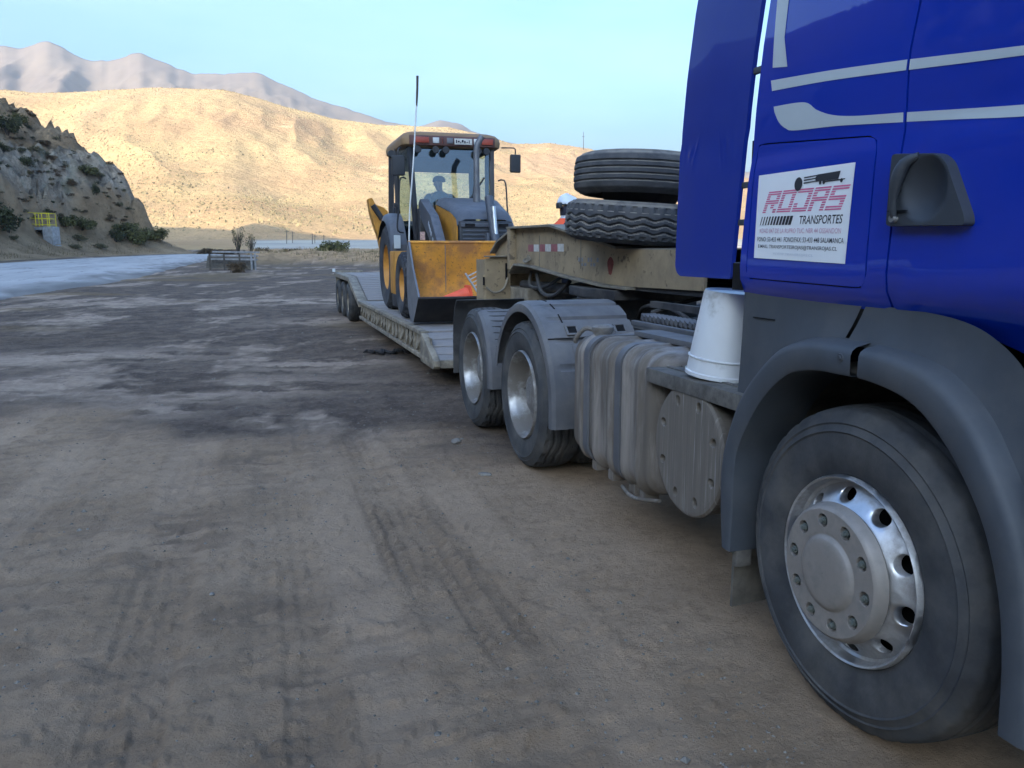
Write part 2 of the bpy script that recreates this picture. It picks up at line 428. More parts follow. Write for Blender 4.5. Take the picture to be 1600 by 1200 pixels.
class NT:
    """small node-tree writer"""
    def __init__(s, name, rough=0.9, spec=0.3):
        s.m = bpy.data.materials.new(name); s.m.use_nodes = True
        s.N = s.m.node_tree.nodes; s.L = s.m.node_tree.links; s.b = s.N['Principled BSDF']
        s.b.inputs['Roughness'].default_value = rough; s.b.inputs['Specular IOR Level'].default_value = spec
        s.tc = s.N.new('ShaderNodeTexCoord').outputs['Object']
    def put(s, sock, v):
        if isinstance(v, bpy.types.NodeSocket): s.L.new(v, sock)
        elif isinstance(v, tuple): sock.default_value = (*v, 1) if len(sock.default_value) == 4 else v
        else: sock.default_value = v
    def noise(s, scale, det=5, rgh=0.6, stretch=None):
        n = s.N.new('ShaderNodeTexNoise'); n.inputs['Scale'].default_value = scale; n.inputs['Detail'].default_value = det; n.inputs['Roughness'].default_value = rgh
        v = s.tc
        if stretch:
            mp = s.N.new('ShaderNodeMapping'); mp.inputs['Scale'].default_value = stretch; s.L.new(v, mp.inputs[0]); v = mp.outputs[0]
        s.L.new(v, n.inputs['Vector']); return n.outputs['Fac']
    def ramp(s, v, a, b, t0=0.0, t1=1.0):
        r = s.N.new('ShaderNodeMapRange'); r.interpolation_type = 'SMOOTHSTEP'
        r.inputs['From Min'].default_value = a; r.inputs['From Max'].default_value = b
        r.inputs['To Min'].default_value = t0; r.inputs['To Max'].default_value = t1
        s.put(r.inputs['Value'], v); return r.outputs[0]
    def mix(s, f, a, c):
        x = s.N.new('ShaderNodeMix'); x.data_type = 'RGBA'
        s.put(x.inputs[0], f); s.put(x.inputs[6], a); s.put(x.inputs[7], c); return x.outputs[2]
    def math(s, op, a, b=0.0):
        x = s.N.new('ShaderNodeMath'); x.operation = op; s.put(x.inputs[0], a); s.put(x.inputs[1], b); return x.outputs[0]
    def attr(s, n):
        a = s.N.new('ShaderNodeAttribute'); a.attribute_name = n; return a.outputs['Fac']
    def upness(s):
        g = s.N.new('ShaderNodeNewGeometry'); x = s.N.new('ShaderNodeSeparateXYZ'); s.L.new(g.outputs['True Normal'], x.inputs[0]); return x.outputs['Z']
    def bump(s, h, dist):
        b = s.N.new('ShaderNodeBump'); b.inputs['Distance'].default_value = dist; s.L.new(h, b.inputs['Height']); s.L.new(b.outputs[0], s.b.inputs['Normal'])
    def out(s, c, rough=None):
        s.L.new(c, s.b.inputs['Base Color'])
        if rough is not None: s.put(s.b.inputs['Roughness'], rough)
        return s.m

# ---- ground material
g = NT('dirt_ground', 0.92, 0.25)
soil = g.mix(g.ramp(g.noise(0.9, 6), 0.32, 0.68), (0.321, 0.218, 0.136), (0.427, 0.296, 0.192))
soil = g.mix(g.ramp(g.noise(9, 8, 0.7), 0.42, 0.72, 0, 0.65), soil, (0.213, 0.146, 0.094))
soil = g.mix(g.ramp(g.noise(75, 4, 0.7), 0.60, 0.70, 0, 0.6), soil, (0.188, 0.128, 0.085))
soil = g.mix(g.ramp(g.noise(110, 3, 0.6), 0.70, 0.76, 0, 0.8), soil, (0.679, 0.493, 0.343))
soil = g.mix(g.math('MULTIPLY', g.attr('lane'), 0.55), soil, (0.466, 0.326, 0.216))
soil = g.mix(g.math('MULTIPLY', g.attr('relief_dark'), 0.75), soil, (0.157, 0.107, 0.072))  # relief shade of grooves and ripples painted in, as darker disturbed soil
crust = g.mix(g.ramp(g.noise(2.2, 7, 0.65), 0.36, 0.66), (0.078, 0.055, 0.041), (0.154, 0.109, 0.077))
crust = g.mix(g.ramp(g.noise(14, 6, 0.7), 0.5, 0.7, 0, 0.6), crust, (0.212, 0.154, 0.113))
crust = g.mix(g.attr('pale'), crust, g.mix(g.ramp(g.noise(6, 6), 0.35, 0.65), (0.352, 0.258, 0.189), (0.488, 0.362, 0.264)))
crust = g.mix(g.math('MULTIPLY', g.attr('moss'), 0.6), crust, (0.165, 0.106, 0.046))
c = g.mix(g.attr('crust'), soil, crust)
c = g.mix(g.attr('verge'), c, g.mix(g.ramp(g.noise(1.3, 6, 0.7), 0.35, 0.65), (0.245, 0.154, 0.077), (0.431, 0.274, 0.141)))
g.bump(g.math('ADD', g.noise(22, 9, 0.75), g.math('MULTIPLY', g.noise(95, 5, 0.75), 0.35)), 0.034)
M_GROUND = g.out(c)

# ---- ground sheet (polar grid: fine near the camera)
r1 = 0.9 * 1.0075 ** np.arange(0, 520)
r2 = r1[-1] * 1.03 ** np.arange(1, 62)
R = np.r_[r1, r2]
R = R[R < 260]
A = np.r_[np.linspace(YAW - radians(39), YAW + radians(40), 420), np.linspace(YAW + radians(42), YAW + 2 * pi - radians(41), 90)]
RR, AA = np.meshgrid(R, A, indexing='ij')
X = RR * np.sin(AA); Y = RR * np.cos(AA)
D = X * SY + Y * CY; S = X * CY - Y * SY           # forward and sideways distance
Dp = np.maximum(D, 0)
Z = zb(Dp)
fade = 1 - sstep(22, 40, RR)
edge = 6.6 + 3.2 * (fbm(X * 0.55 + 9, Y * 0.55, 3) - 0.5) + 0.5 * (fbm(X * 3, Y * 3, 5) - 0.5)
crustm = sstep(-0.5, 0.9, D - edge) * sstep(0.0, 1.5, D)
lane = np.zeros_like(X); relief_dark = np.zeros_like(X); rel = np.zeros_like(X)
tracks = [(-1.55, 0.02, 0.30), (-0.52, 0.0, 0.32), (-0.02, 0.015, 0.34), (0.40, -0.01, 0.28), (0.72, 0.0, 0.26), (1.12, -0.015, 0.30), (-2.5, 0.05, 0.3)]
for i, (x0, sl, wd) in enumerate(tracks):
    u = X - (x0 + sl * Y + 0.05 * (fbm(Y * 0.35, Y * 0 + i, 11 + i) - 0.5))
    ins = sstep(wd / 2 + 0.05, wd / 2 - 0.05, np.abs(u))
    rim = np.exp(-((np.abs(u) - wd / 2 - 0.03) / 0.035) ** 2)
    vis = sstep(0.40, 0.60, fbm(X * 0.7 + 3 * i, Y * 0.28, 30 + i, 3))
    lug = np.sin(2 * pi * (Y / 0.105 + 0.9 * np.abs(u) / wd + 0.15 * i)) + 0.5 * np.sin(2 * pi * u / 0.065)
    soft = 0.35 + 0.65 * fbm(X * 5, Y * 5, 60 + i, 3)
    rel += (-0.008 * ins + 0.005 * rim) * (0.3 + 0.7 * vis) + 0.0052 * lug * ins * vis * soft * sstep(0.42, 0.62, fbm(X * 2.2, Y * 1.1, 66 + i, 3))
    lane = np.maximum(lane, ins * (1 - vis) * 0.9)
rip = fbm(X * 2.6, Y * 8.5, 71, 5) - 0.5
ripm = sstep(0.42, 0.62, fbm(X * 0.8 + 1, Y * 0.5 + 4, 77, 3))
rel += 0.046 * rip * (0.22 + 0.78 * ripm)
rel += 0.055 * (fbm(X * 0.45, Y * 0.45, 80, 3) - 0.5) + 0.020 * (fbm(X * 7, Y * 7, 81, 5) - 0.5)
clod = fbm(X * 16, Y * 16, 84, 2)
rel += 0.014 * sstep(0.62, 0.80, clod)
# two crisp tread prints running beside the truck, and one on the left
for (x0, sl, wd, ya, yb, amp, pit) in [(0.62, 0.0, 0.23, 3.6, 6.4, 0.017, 0.085), (0.93, -0.02, 0.24, 2.6, 4.6, 0.014, 0.085), (-0.50, 0.0, 0.26, 2.2, 6.0, 0.008, 0.11), (0.10, 0.01, 0.24, 1.8, 3.6, 0.007, 0.10), (-1.45, 0.03, 0.24, 3.0, 7.5, 0.008, 0.10)]:
    u = X - (x0 + sl * Y); ins = sstep(wd / 2 + 0.015, wd / 2 - 0.015, np.abs(u)) * sstep(ya - 0.4, ya + 0.2, Y) * sstep(yb + 0.4, yb - 0.2, Y)
    brk = sstep(0.38, 0.56, fbm(X * 2.5, Y * 1.6, 95, 3))
    cell = sstep(-0.15, 0.35, np.sin(2 * pi * (Y / pit + 0.8 * np.abs(u) / wd))) * sstep(-0.35, 0.1, np.cos(2 * pi * u / (wd / 3.0)))
    rel += amp * (cell - 0.55) * ins * (0.25 + 0.75 * brk) - 0.006 * ins
    relief_dark = np.maximum(relief_dark, (25 * amp + 0.08) * ins * (1 - cell) * brk)  # tread grooves darkened in the colour, their own shading is weak
spots = [(-0.06, 3.35, 0.28, 0.16), (-0.02, 2.15, 0.30, 0.14), (-0.5, 4.4, 0.3, 0.5), (0.1, 2.7, .25, .12), (-0.05, 5.9, 0.5, 0.25), (-2.4, 4.2, 0.2, 0.5)]
for (sx, sy_, a, b) in spots:
    d2 = ((X - sx) / a) ** 2 + ((Y - sy_) / b) ** 2
    relief_dark = np.maximum(relief_dark, 1.0 * np.exp(-d2) * sstep(0.42, 0.56, fbm(X * 4, Y * 12, 90, 4)))
relief_dark = np.maximum(relief_dark, 0.42 * ripm * sstep(0.47, 0.36, fbm(X * 3.0, Y * 9.0, 71, 4)))  # ripple hollows get a painted dark tone too
near_truck = sstep(1.55, 1.75, X) * sstep(8, 7, Y)
rel *= (1 - 0.85 * near_truck)
Z = Z + rel * fade
palem = 0.8 * sstep(0.55, 0.66, fbm(S * 0.75 + 2, D * 0.34, 100, 6, 0.6)) * (0.5 + 0.5 * sstep(0.4, 0.6, fbm(S * 2.0, D * 5, 105, 4)))
# the pale dusty lobes left of the trailer
for (px_, py_, a, b) in [(330, 605, 1.5, 0.9), (480, 568, 1.4, 0.6), (130, 600, 2.0, 0.9), (70, 560, 2.4, 1.0), (560, 500, 2.2, 1.0), (470, 470, 2.6, 1.6), (210, 640, .8, .5)]:
    q = ghit(px_, py_)
    d2 = ((X - q.x) / a) ** 2 + ((Y - q.y) / b) ** 2
    palem = np.maximum(palem, 0.9 * np.exp(-d2) * sstep(0.36, 0.56, fbm(S * 1.3, D * 2.6, 110, 5)))
moss = sstep(0.56, 0.66, fbm(S * 0.13 + 7, D * 0.33 + 3, 120, 4)) * sstep(12, 18, D)
# rough verge and low berm far ahead
pv = [ghit(400, 412), ghit(450, 411), ghit(520, 413), ghit(600, 416), ghit(760, 418), ghit(1100, 420)]
def polyd(P, X, Y):
    d = np.full(X.shape, 1e9); sd_ = np.zeros(X.shape)
    for a, b in zip(P[:-1], P[1:]):
        ax, ay, bx, by = a[0], a[1], b[0], b[1]; L2 = (bx - ax) ** 2 + (by - ay) ** 2
        t = np.clip(((X - ax) * (bx - ax) + (Y - ay) * (by - ay)) / L2, 0, 1)
        q = np.hypot(X - ax - t * (bx - ax), Y - ay - t * (by - ay))
        sgn = (bx - ax) * (Y - ay) - (by - ay) * (X - ax)
        sd_ = np.where(q < d, np.sign(sgn), sd_); d = np.minimum(d, q)
    return d, sd_
dv, sv = polyd(pv, X, Y)
verge = sstep(-1.0, 2.0, dv * sv + 2.0 * (fbm(X * 0.4, Y * 0.4, 130, 3) - 0.5)) * (D > 25) * sstep(-0.338, -0.322, S / np.maximum(D, 1))
berm = verge * (0.75 * np.exp(-((dv * sv - 5) / 4.5) ** 2) * (0.4 + 1.2 * fbm(X * 0.3, Y * 0.3, 131, 3)) + 0.25 * fbm(X * 0.8, Y * 0.8, 132, 3))
Z = Z + berm
Z = np.where(D < -5, Z - 0.02, Z)
ground = mesh_grid('ground', X, Y, Z, M_GROUND, dict(crust=crustm, pale=palem * crustm, lane=lane, relief_dark=relief_dark, moss=moss, verge=verge), wrap=True)

# ---- road on the left
road_near = [(-900, 700), (-500, 560), (-250, 505), (0, 470), (100, 456), (200, 440), (260, 425), (312, 411), (345, 402)]
road_far = [(-900, 500), (-500, 447), (-250, 424), (0, 408.5), (100, 403), (200, 398.5), (260, 396.3), (320, 395), (352, 396.5)]
pn = smooth_curve([tuple(ghit(*p)) for p in road_near], 90)
pf = smooth_curve([tuple(ghit(*p)) for p in road_far], 90)
W = np.linspace(0, 1, 26)
PX = np.array([[a[0] + (b[0] - a[0]) * w for w in W] for a, b in zip(pn, pf)])
PY = np.array([[a[1] + (b[1] - a[1]) * w for w in W] for a, b in zip(pn, pf)])
wob = (fbm(PX[:, :1] * 0.5, PY[:, :1] * 0.5, 140, 4) - 0.5) * 1.6
PX = PX + wob * (1 - W) ** 4 * 0.5; PY = PY - wob * (1 - W) ** 4 * 0.2
PD = PX * SY + PY * CY
PZ = zb(np.maximum(PD, 0)) + 0.035 - 0.06 * (np.abs(W - 0.5) * 2) ** 8
rd = NT('worn_road', 0.68, 0.22)
rc = rd.mix(rd.ramp(rd.noise(0.35, 6, 0.6, (1.0, 0.35, 1)), 0.35, 0.65), (0.335, 0.315, 0.295), (0.42, 0.395, 0.37))
rc = rd.mix(rd.ramp(rd.noise(0.7, 7, 0.75, (1.8, 0.45, 1)), 0.545, 0.66, 0, 0.8), rc, (0.12, 0.118, 0.122))
rc = rd.mix(rd.ramp(rd.noise(0.25, 8, 0.7, (2.2, 0.3, 1)), 0.52, 0.70, 0, 0.6), rc, (0.19, 0.175, 0.16))
rc = rd.mix(rd.attr('edge'), rc, (0.13, 0.118, 0.105))
rd.bump(rd.noise(30, 6, 0.7), 0.006)
edgeA = np.clip(sstep(0.22, 0.02, W[None, :] + 0.40 * (fbm(PX * 0.6, PY * 0.6, 141, 5) - 0.5)) + sstep(0.93, 1.0, W)[None, :] * 0.7, 0, 1)
road = mesh_grid('road', PX, PY, PZ, rd.out(rc), dict(edge=edgeA))

# ---- hillside on the left, sweeping round behind the camera (its shade covers the yard)
base = [tuple(ghit(320, 394.6))[:2], tuple(ghit(260, 395.6))[:2], tuple(ghit(200, 397))[:2], tuple(ghit(100, 401))[:2], tuple(ghit(0, 406))[:2], tuple(ghit(-250, 420))[:2],
        tuple(ghit(-700, 452))[:2], (-50, 2), (-62, -40), (-50, -82), (-14, -112), (45, -118), (110, -92)]
bs = smooth_curve(base, 560)
BL = np.array(bs); seg = np.r_[0, np.cumsum(np.linalg.norm(np.diff(BL, axis=0), axis=1))]
# tangent smoothing for clean offset directions
T = np.gradient(BL, axis=0)
for _ in range(60): T[1:-1] = (T[:-2] + 2 * T[1:-1] + T[2:]) / 4
k_ = 40
T[:k_] = BL[k_] - BL[0]
for _ in range(30): T[1:-1] = (T[:-2] + 2 * T[1:-1] + T[2:]) / 4
T /= np.linalg.norm(T, axis=1)[:, None]
Nn = np.stack([T[:, 1], -T[:, 0]], -1)
if np.dot(Nn[200], np.array([0, 0]) - BL[200]) > 0: Nn = -Nn
E = np.r_[np.arange(0, 34, 0.42), 34 * 1.06 ** np.arange(0, 30)]
HX = BL[:, 0:1] + Nn[:, 0:1] * E; HY = BL[:, 1:2] + Nn[:, 1:2] * E
HS = np.repeat(seg[:, None], len(E), 1); HE = np.repeat(E[None, :], len(seg), 0)
prof_e = [-1, 0, 2.5, 5.0, 6.5, 7.4, 8.3, 10, 12.5, 15, 17.5, 21.6, 24.5, 27, 40, 60, 80, 120, 190]
prof_z = [0, 0.0, 0.5, 1.7, 3.0, 6.9, 9.0, 11.2, 13.4, 14.4, 17.0, 18.6, 20.8, 22.2, 30, 42, 52, 68, 76]
wobE = HE + 2.4 * (fbm(HS * 0.11, HE * 0.08, 150, 3) - 0.5) * sstep(1, 7, HE) + 1.3 * (fbm(HS * 0.45, HE * 0.30, 151, 4) - 0.5) * sstep(3, 8, HE)
HZ = np.interp(wobE, prof_e, prof_z)
HZ = HZ + (2.2 * (np.abs(fbm(HS * 0.16, HE * 0.22, 152, 4) - 0.5) * 2 - 0.35) + 0.9 * (fbm(HS * 0.9, HE * 0.9, 153, 4) - 0.5)) * sstep(6, 11, HE) * sstep(60, 26, HE)
HZ = HZ + 4.0 * (fbm(HS * 0.035, HE * 0.05, 155, 4) - 0.5) * sstep(22, 50, HE)
HZ = HZ + 0.5 * (fbm(HS * 0.5, HE * 0.6, 156, 3) - 0.5) * sstep(0.5, 3, HE)
crag = np.abs(fbm(HS * 0.55 + HE * 0.25, HE * 0.8, 158, 5) - 0.5) * 2
HZ = HZ + (5.0 * (0.21 - crag) + 0.9 * np.round(3 * fbm(HS * 0.35, HE * 0.9, 159, 3)) / 3 ) * sstep(6.5, 8.5, HE) * sstep(34, 22, HE)
HZ *= sstep(-3.5, 2.5, HS + 1.5 * (fbm(HE * 0.3, HE * 0, 157, 3) - 0.5)) * (1 + 0.55 * sstep(70, 150, HS)) * (1 - 0.95 * sstep(235, 275, HS))
HD = HX * SY + HY * CY
HZ = HZ + zb(np.maximum(HD, 0)) - 0.05 * sstep(0.6, 0, HE)
h = NT('left_hill_rock', 0.95, 0.15)
up = h.upness()
earth = h.mix(h.ramp(h.noise(0.25, 7, 0.65), 0.35, 0.65), (0.336, 0.232, 0.136), (0.537, 0.377, 0.225))
earth = h.mix(h.ramp(h.noise(1.6, 6, 0.75), 0.54, 0.68, 0, 0.7), earth, (0.188, 0.138, 0.069))
rock = h.mix(h.ramp(h.noise(0.55, 8, 0.72), 0.36, 0.64), (0.294, 0.237, 0.177), (0.655, 0.535, 0.394))
rock = h.mix(h.ramp(h.noise(2.6, 7, 0.8), 0.56, 0.66, 0, 0.8), rock, (0.126, 0.099, 0.071))
rock = h.mix(h.ramp(h.noise(0.22, 3, 0.5), 0.58, 0.7, 0, 0.35), rock, (0.446, 0.458, 0.308))
hc = h.mix(h.math('ADD', h.attr('face'), h.math('MULTIPLY', h.noise(0.8, 5), 0.0)), earth, rock)
h.bump(h.noise(1.1, 10, 0.8), 1.1)
faceA = sstep(7.5, 9.2, HE + 2.5 * (fbm(HS * .3, HE * .3, 160, 3) - .5)) * sstep(16.5, 13.0, HE + 5 * (fbm(HS * .12, HE * .12, 161, 3) - .5) - 0.10 * np.maximum(HS - 40, 0))
hillside = mesh_grid('hillside', HX, HY, HZ, h.out(hc), dict(face=faceA))

# ---- sunlit mountain across the valley
def crest_interp(pts, px): return np.interp(px, [p[0] for p in pts], [p[1] for p in pts])
CR1 = [(-900, 120), (-400, 150), (0, 139), (60, 142), (130, 140), (250, 137), (350, 138), (400, 150), (450, 166), (520, 186), (600, 194), (700, 198), (800, 223), (860, 223), (920, 233), (1000, 252), (1060, 262), (1300, 300), (1700, 250), (2400, 230)]
px_ = np.r_[np.linspace(-900, -40, 40), np.linspace(-30, 1100, 420), np.linspace(1120, 2400, 40)]
Dm = np.r_[np.linspace(150, 275, 26), np.linspace(280, 720, 170), np.linspace(730, 900, 8)]
DM, PXM = np.meshgrid(Dm, px_, indexing='ij')
t = np.clip((DM - 280) / (700 - 280), 0, 1)
cr = crest_interp(CR1, PXM) + 6 * (fbm(PXM * 0.012, PXM * 0 + 1, 170, 4) - 0.5)
strip = np.interp(DM, [150, 170, 250, 290], [393.5, 389, 377, 372.5])
rise = t ** 0.86
pyv = np.where(DM < 280, strip, 373.5 + (cr - 373.5) * rise)
rightM = (PXM - 800) / F_PX * DM
spur = (np.abs(fbm(rightM * 0.011 + 0.0035 * DM, DM * 0.0035, 180, 4) - 0.5) * 2)
pyv = pyv + (36 * (spur - 0.33) + 10 * (fbm(rightM * 0.03, DM * 0.02, 181, 4) - 0.5)) * sstep(0.03, 0.3, t) * sstep(1.0, 0.82, t)
# a pale foot-hill, lower middle
pyv = pyv - 17 * np.exp(-((PXM - 380) / 90) ** 2) * sstep(275, 320, DM) * sstep(440, 330, DM)
a = (600 - pyv) / F_PX
dz = DM * (a * cos(PITCH) - sin(PITCH)) / (cos(PITCH) + a * sin(PITCH))
rr = (PXM - 800) / F_PX * (DM * cos(PITCH) - dz * sin(PITCH))
MX = rr * CY + DM * SY; MY = -rr * SY + DM * CY; MZ = CAM_H + dz
MZ = np.where(DM > 715, MZ - (DM - 715) * 0.6, MZ)
MZ = np.where(DM < 172, MZ - 1.2 * (172 - DM) / 22, MZ)
m = NT('dry_mountain', 0.95, 0.1)
mc = m.mix(m.ramp(m.noise(0.012, 6, 0.6), 0.36, 0.64), (0.413, 0.261, 0.137), (0.500, 0.350, 0.171))
mc = m.mix(m.ramp(m.noise(0.006, 4, 0.55), 0.46, 0.66, 0, 0.6), mc, (0.413, 0.243, 0.153))
mc = m.mix(m.ramp(m.noise(0.02, 7, 0.65), 0.60, 0.70, 0, 0.65), mc, (0.625, 0.474, 0.277))
mc = m.mix(m.ramp(m.noise(0.22, 6, 0.75), 0.50, 0.66, 0, 0.55), mc, (0.250, 0.175, 0.081))
mc = m.mix(m.attr('flat'), mc, m.mix(m.ramp(m.noise(0.03, 4), 0.4, 0.6), (0.375, 0.348, 0.308), (0.500, 0.456, 0.374)))
m.bump(m.noise(0.10, 8, 0.7), 3.0)
mountain = mesh_grid('mountain', MX, MY, MZ, m.out(mc), dict(flat=sstep(284, 262, DM) * sstep(385, 405, PXM + 14 * (fbm(DM * 0.1, PXM * 0.05, 185, 3) - 0.5))))

# ---- scrub speckling the mountain
def scatter_scrub():
    vs, fs = [], []
    octv = np.array([(1, 0, 0), (-0.5, 0.87, 0), (-0.5, -0.87, 0), (0.15, 0.1, 0.8)])
    octf = [(0, 1, 3), (1, 2, 3), (2, 0, 3)]
    nr, nc = MX.shape
    n = 0
    while n < 15000:
        i = rng.uniform(30, 196); j = rng.uniform(36, 455)
        i0, j0 = int(i), int(j); fi, fj = i - i0, j - j0
        def bl(Q): return (Q[i0, j0] * (1 - fi) + Q[i0 + 1, j0] * fi) * (1 - fj) + (Q[i0, j0 + 1] * (1 - fi) + Q[i0 + 1, j0 + 1] * fi) * fj
        x, y, z = bl(MX), bl(MY), bl(MZ)
        dens = float(fbm(np.array(x * 0.02), np.array(y * 0.02), 190, 3))
        if dens < 0.40 + 0.15 * rng.random() : continue
        s = rng.uniform(0.30, 0.95) * (0.75 + 0.5 * rng.random()); a = rng.uniform(0, 6.28)
        o = len(vs)
        for q in octv:
            vs.append((x + s * (q[0] * cos(a) - q[1] * sin(a)), y + s * (q[0] * sin(a) + q[1] * cos(a)), z - 0.15 + s * q[2] * 1.15))
        fs += [(a_ + o, b_ + o, c_ + o) for a_, b_, c_ in octf]
        n += 1
    me = bpy.data.meshes.new('hill_scrub'); me.from_pydata(vs, [], fs); me.materials.append(MT['scrub'])
    o = link_mesh('hill_scrub', me); o['kind'] = 'stuff'; o['label'] = 'scattered low scrub dotting the sunlit dry mountainside'; o['category'] = 'scrub'
scatter_scrub()

# ---- hazy far mountains
CR2 = [(-900, 40), (-300, 90), (-60, 66), (0, 71), (35, 72), (72, 61), (100, 74), (140, 95), (180, 91), (215, 81), (250, 95), (300, 112), (350, 114), (400, 113), (450, 135), (500, 155), (560, 177), (610, 189), (650, 197), (690, 189), (720, 194), (760, 212), (900, 250), (1100, 275), (1600, 240), (2300, 200)]
px2 = np.linspace(-900, 2300, 640)
D2 = np.r_[np.linspace(1250, 2500, 90), np.linspace(2520, 2900, 10)]
DM2, PX2 = np.meshgrid(D2, px2, indexing='ij')
t2 = np.clip((DM2 - 1250) / 1250, 0, 1)
cr2 = crest_interp(CR2, PX2)
for _ in range(4): cr2[:, 1:-1] = (cr2[:, :-2] + 2 * cr2[:, 1:-1] + cr2[:, 2:]) / 4
cr2 = cr2 + 9 * (fbm(PX2 * 0.035, PX2 * 0, 200, 5) - 0.5)
r2_ = (PX2 - 800) / F_PX * DM2
sp2 = np.abs(fbm(r2_ * 0.0042 + DM2 * 0.0012, DM2 * 0.0012, 201, 5) - 0.5) * 2
py2 = 330 + (cr2 - 330) * t2 ** 0.9 + (46 * (sp2 - 0.3) + 16 * (fbm(r2_ * 0.02, DM2 * 0.01, 202, 4) - 0.5)) * sstep(0, 0.2, t2) * sstep(1, 0.75, t2)
a = (600 - py2) / F_PX
dz = DM2 * (a * cos(PITCH) - sin(PITCH)) / (cos(PITCH) + a * sin(PITCH))
rr = (PX2 - 800) / F_PX * (DM2 * cos(PITCH) - dz * sin(PITCH))
FX = rr * CY + DM2 * SY; FY = -rr * SY + DM2 * CY; FZ = CAM_H + dz
FZ = np.where(DM2 > 2500, FZ - (DM2 - 2500) * 0.7, FZ)
f2 = NT('far_mountain', 0.95, 0.1)
fc = f2.mix(f2.ramp(f2.noise(0.004, 6, 0.6), 0.38, 0.62), (0.165, 0.128, 0.105), (0.20, 0.155, 0.12))
fc = f2.mix(f2.ramp(f2.noise(0.02, 6, 0.7), 0.5, 0.66, 0, 0.4), fc, (0.12, 0.10, 0.09))
far_mountains = mesh_grid('far_mountains', FX, FY, FZ, f2.out(fc))

# ---- base sheet under everything, out to the horizon
bm_ = MB().add([(-3400, -700, -0.9), (3400, -700, -0.9), (3400, 3300, -0.9), (-3400, 3300, -0.9)], [(0, 1, 2, 3)])
vf = bm_.build('valley_floor', M_GROUND, smooth=None); vf['kind'] = 'structure'

# ---- thin bluish air
HAZE_DENS = 1.3e-4
hz = MB().box(-3500, 3500, -800, 3400, -2.0, 900).build('haze', 'dark', smooth=None)
hz['kind'] = 'stuff'; hz['label'] = 'pale bluish haze filling the valley air'; hz['category'] = 'haze'
hm = bpy.data.materials.new('haze_air'); hm.use_nodes = True
hm.node_tree.nodes.clear()
ho = hm.node_tree.nodes.new('ShaderNodeOutputMaterial'); hp = hm.node_tree.nodes.new('ShaderNodeVolumePrincipled')
hp.inputs['Color'].default_value = (0.84, 0.91, 1.0, 1); hp.inputs['Density'].default_value = HAZE_DENS; hp.inputs['Anisotropy'].default_value = 0.1
hm.node_tree.links.new(hp.outputs[0], ho.inputs['Volume'])
hz.data.materials.clear(); hz.data.materials.append(hm)

# ---- terrain picker: where a sight line from the camera meets the ground
bvhs = [BVHTree.FromPolygons([tuple(v.co) for v in o.data.vertices], [tuple(p.vertices) for p in o.data.polygons]) for o in (hillside, road)]
def pick(px, py, maxd=400):
    o = Vector((0, 0, CAM_H)); d = ray(px, py); best = ghit(px, py) if py > 394 else None
    bd = (best - o).length if best is not None else maxd
    for b in bvhs:
        q = b.ray_cast(o, d, maxd)
        if q[0] is not None and q[3] < bd: best, bd = q[0], q[3]
    return best
def drop(x, y):
    """terrain height straight below"""
    zs = [float(zb(max(0, x * SY + y * CY)))]
    for b in bvhs:
        q = b.ray_cast(Vector((x, y, 200)), Vector((0, 0, -1)), 300)
        if q[0] is not None: zs.append(q[0].z)
    return max(zs)
# ================================================================== TRUCK
X0 = 1.70
YF, YR1, YR2 = 1.93, 5.19, 6.54
RT = 0.517
truck = thing('truck_tractor', (2.95, 4.2, 0), 'blue tractor unit with silver stripes and a white company sign, standing at right', 'truck')

# ---- tyres -------------------------------------------------------------
def tyre_mesh(name, R, rim, W, kind, n=160, m='rubber', axis='x'):
    """one tyre centred on its own origin; outer face at h=0, inner face at h=W"""
    prof = []                                             # (r, h, tread weight)
    side = [(rim, 0.030), (rim + 0.012, 0.012), (rim + 0.03, 0.004), (rim + 0.065, -0.004), (rim + 0.11, -0.010), (R - 0.085, -0.008), (R - 0.079, -0.0125), (R - 0.073, -0.007),
            (R - 0.058, 0.000), (R - 0.052, -0.003), (R - 0.046, 0.004), (R - 0.03, 0.012), (R - 0.016, 0.020)]
    for r, h in side: prof.append((r, h, 0))
    nt_ = 34
    for k in range(nt_ + 1):
        u = k / nt_; h = 0.030 + u * (W - 0.06)
        prof.append((R - 0.010 * abs(2 * u - 1) ** 3, h, 1))
    for r, h in reversed(side): prof.append((r, W - h, 0))
    rows = []
    for i in range(n):
        a = 2 * pi * i / n; row = []
        for r, h, w in prof:
            u = (h - 0.03) / (W - 0.06)
            d = 0.0
            if w:
                if kind == 'rib':
                    for c in (0.2, 0.4, 0.6, 0.8):
                        if abs(u - c) < 0.030: d = 0.011
                    if (u < 0.07 or u > 0.93) and i % 4 == 0: d = 0.006
                elif kind == 'zigzag':
                    z = 0.055 * (abs(((i / 5.0) % 2) - 1) * 2 - 1)
                    for c in (0.2, 0.42, 0.64):
                        if abs(u - c - z) < 0.036: d = 0.013
                    if (u > 0.83 or u < 0.06) and (i % 5) < 2: d = 0.014
                elif kind == 'lug':
                    ph = (i / n * 24 + (0.5 if u > 0.5 else 0) + 0.9 * abs(u - 0.5)) % 1
                    if ph > 0.42: d = 0.035 * (1 if 0.03 < u < 0.97 else 0.7)
            elif kind in ('rib', 'zigzag') and r > R - 0.035 and i % 4 == 0: d = 0.004
            elif kind == 'lug' and r > R - 0.05:
                ph = (i / n * 24 + (0.5 if h > W / 2 else 0) + 0.45) % 1
                if ph > 0.42: d = 0.03
            q = r - d
            p = (h, q * cos(a), q * sin(a)) if axis == 'x' else (q * cos(a), q * sin(a), h)
            row.append(p)
        rows.append(row)
    b = MB(); b.grid(rows + [rows[0]])
    o = b.build(name, m, smooth=40)
    me = o.data; bpy.data.objects.remove(o)
    return me
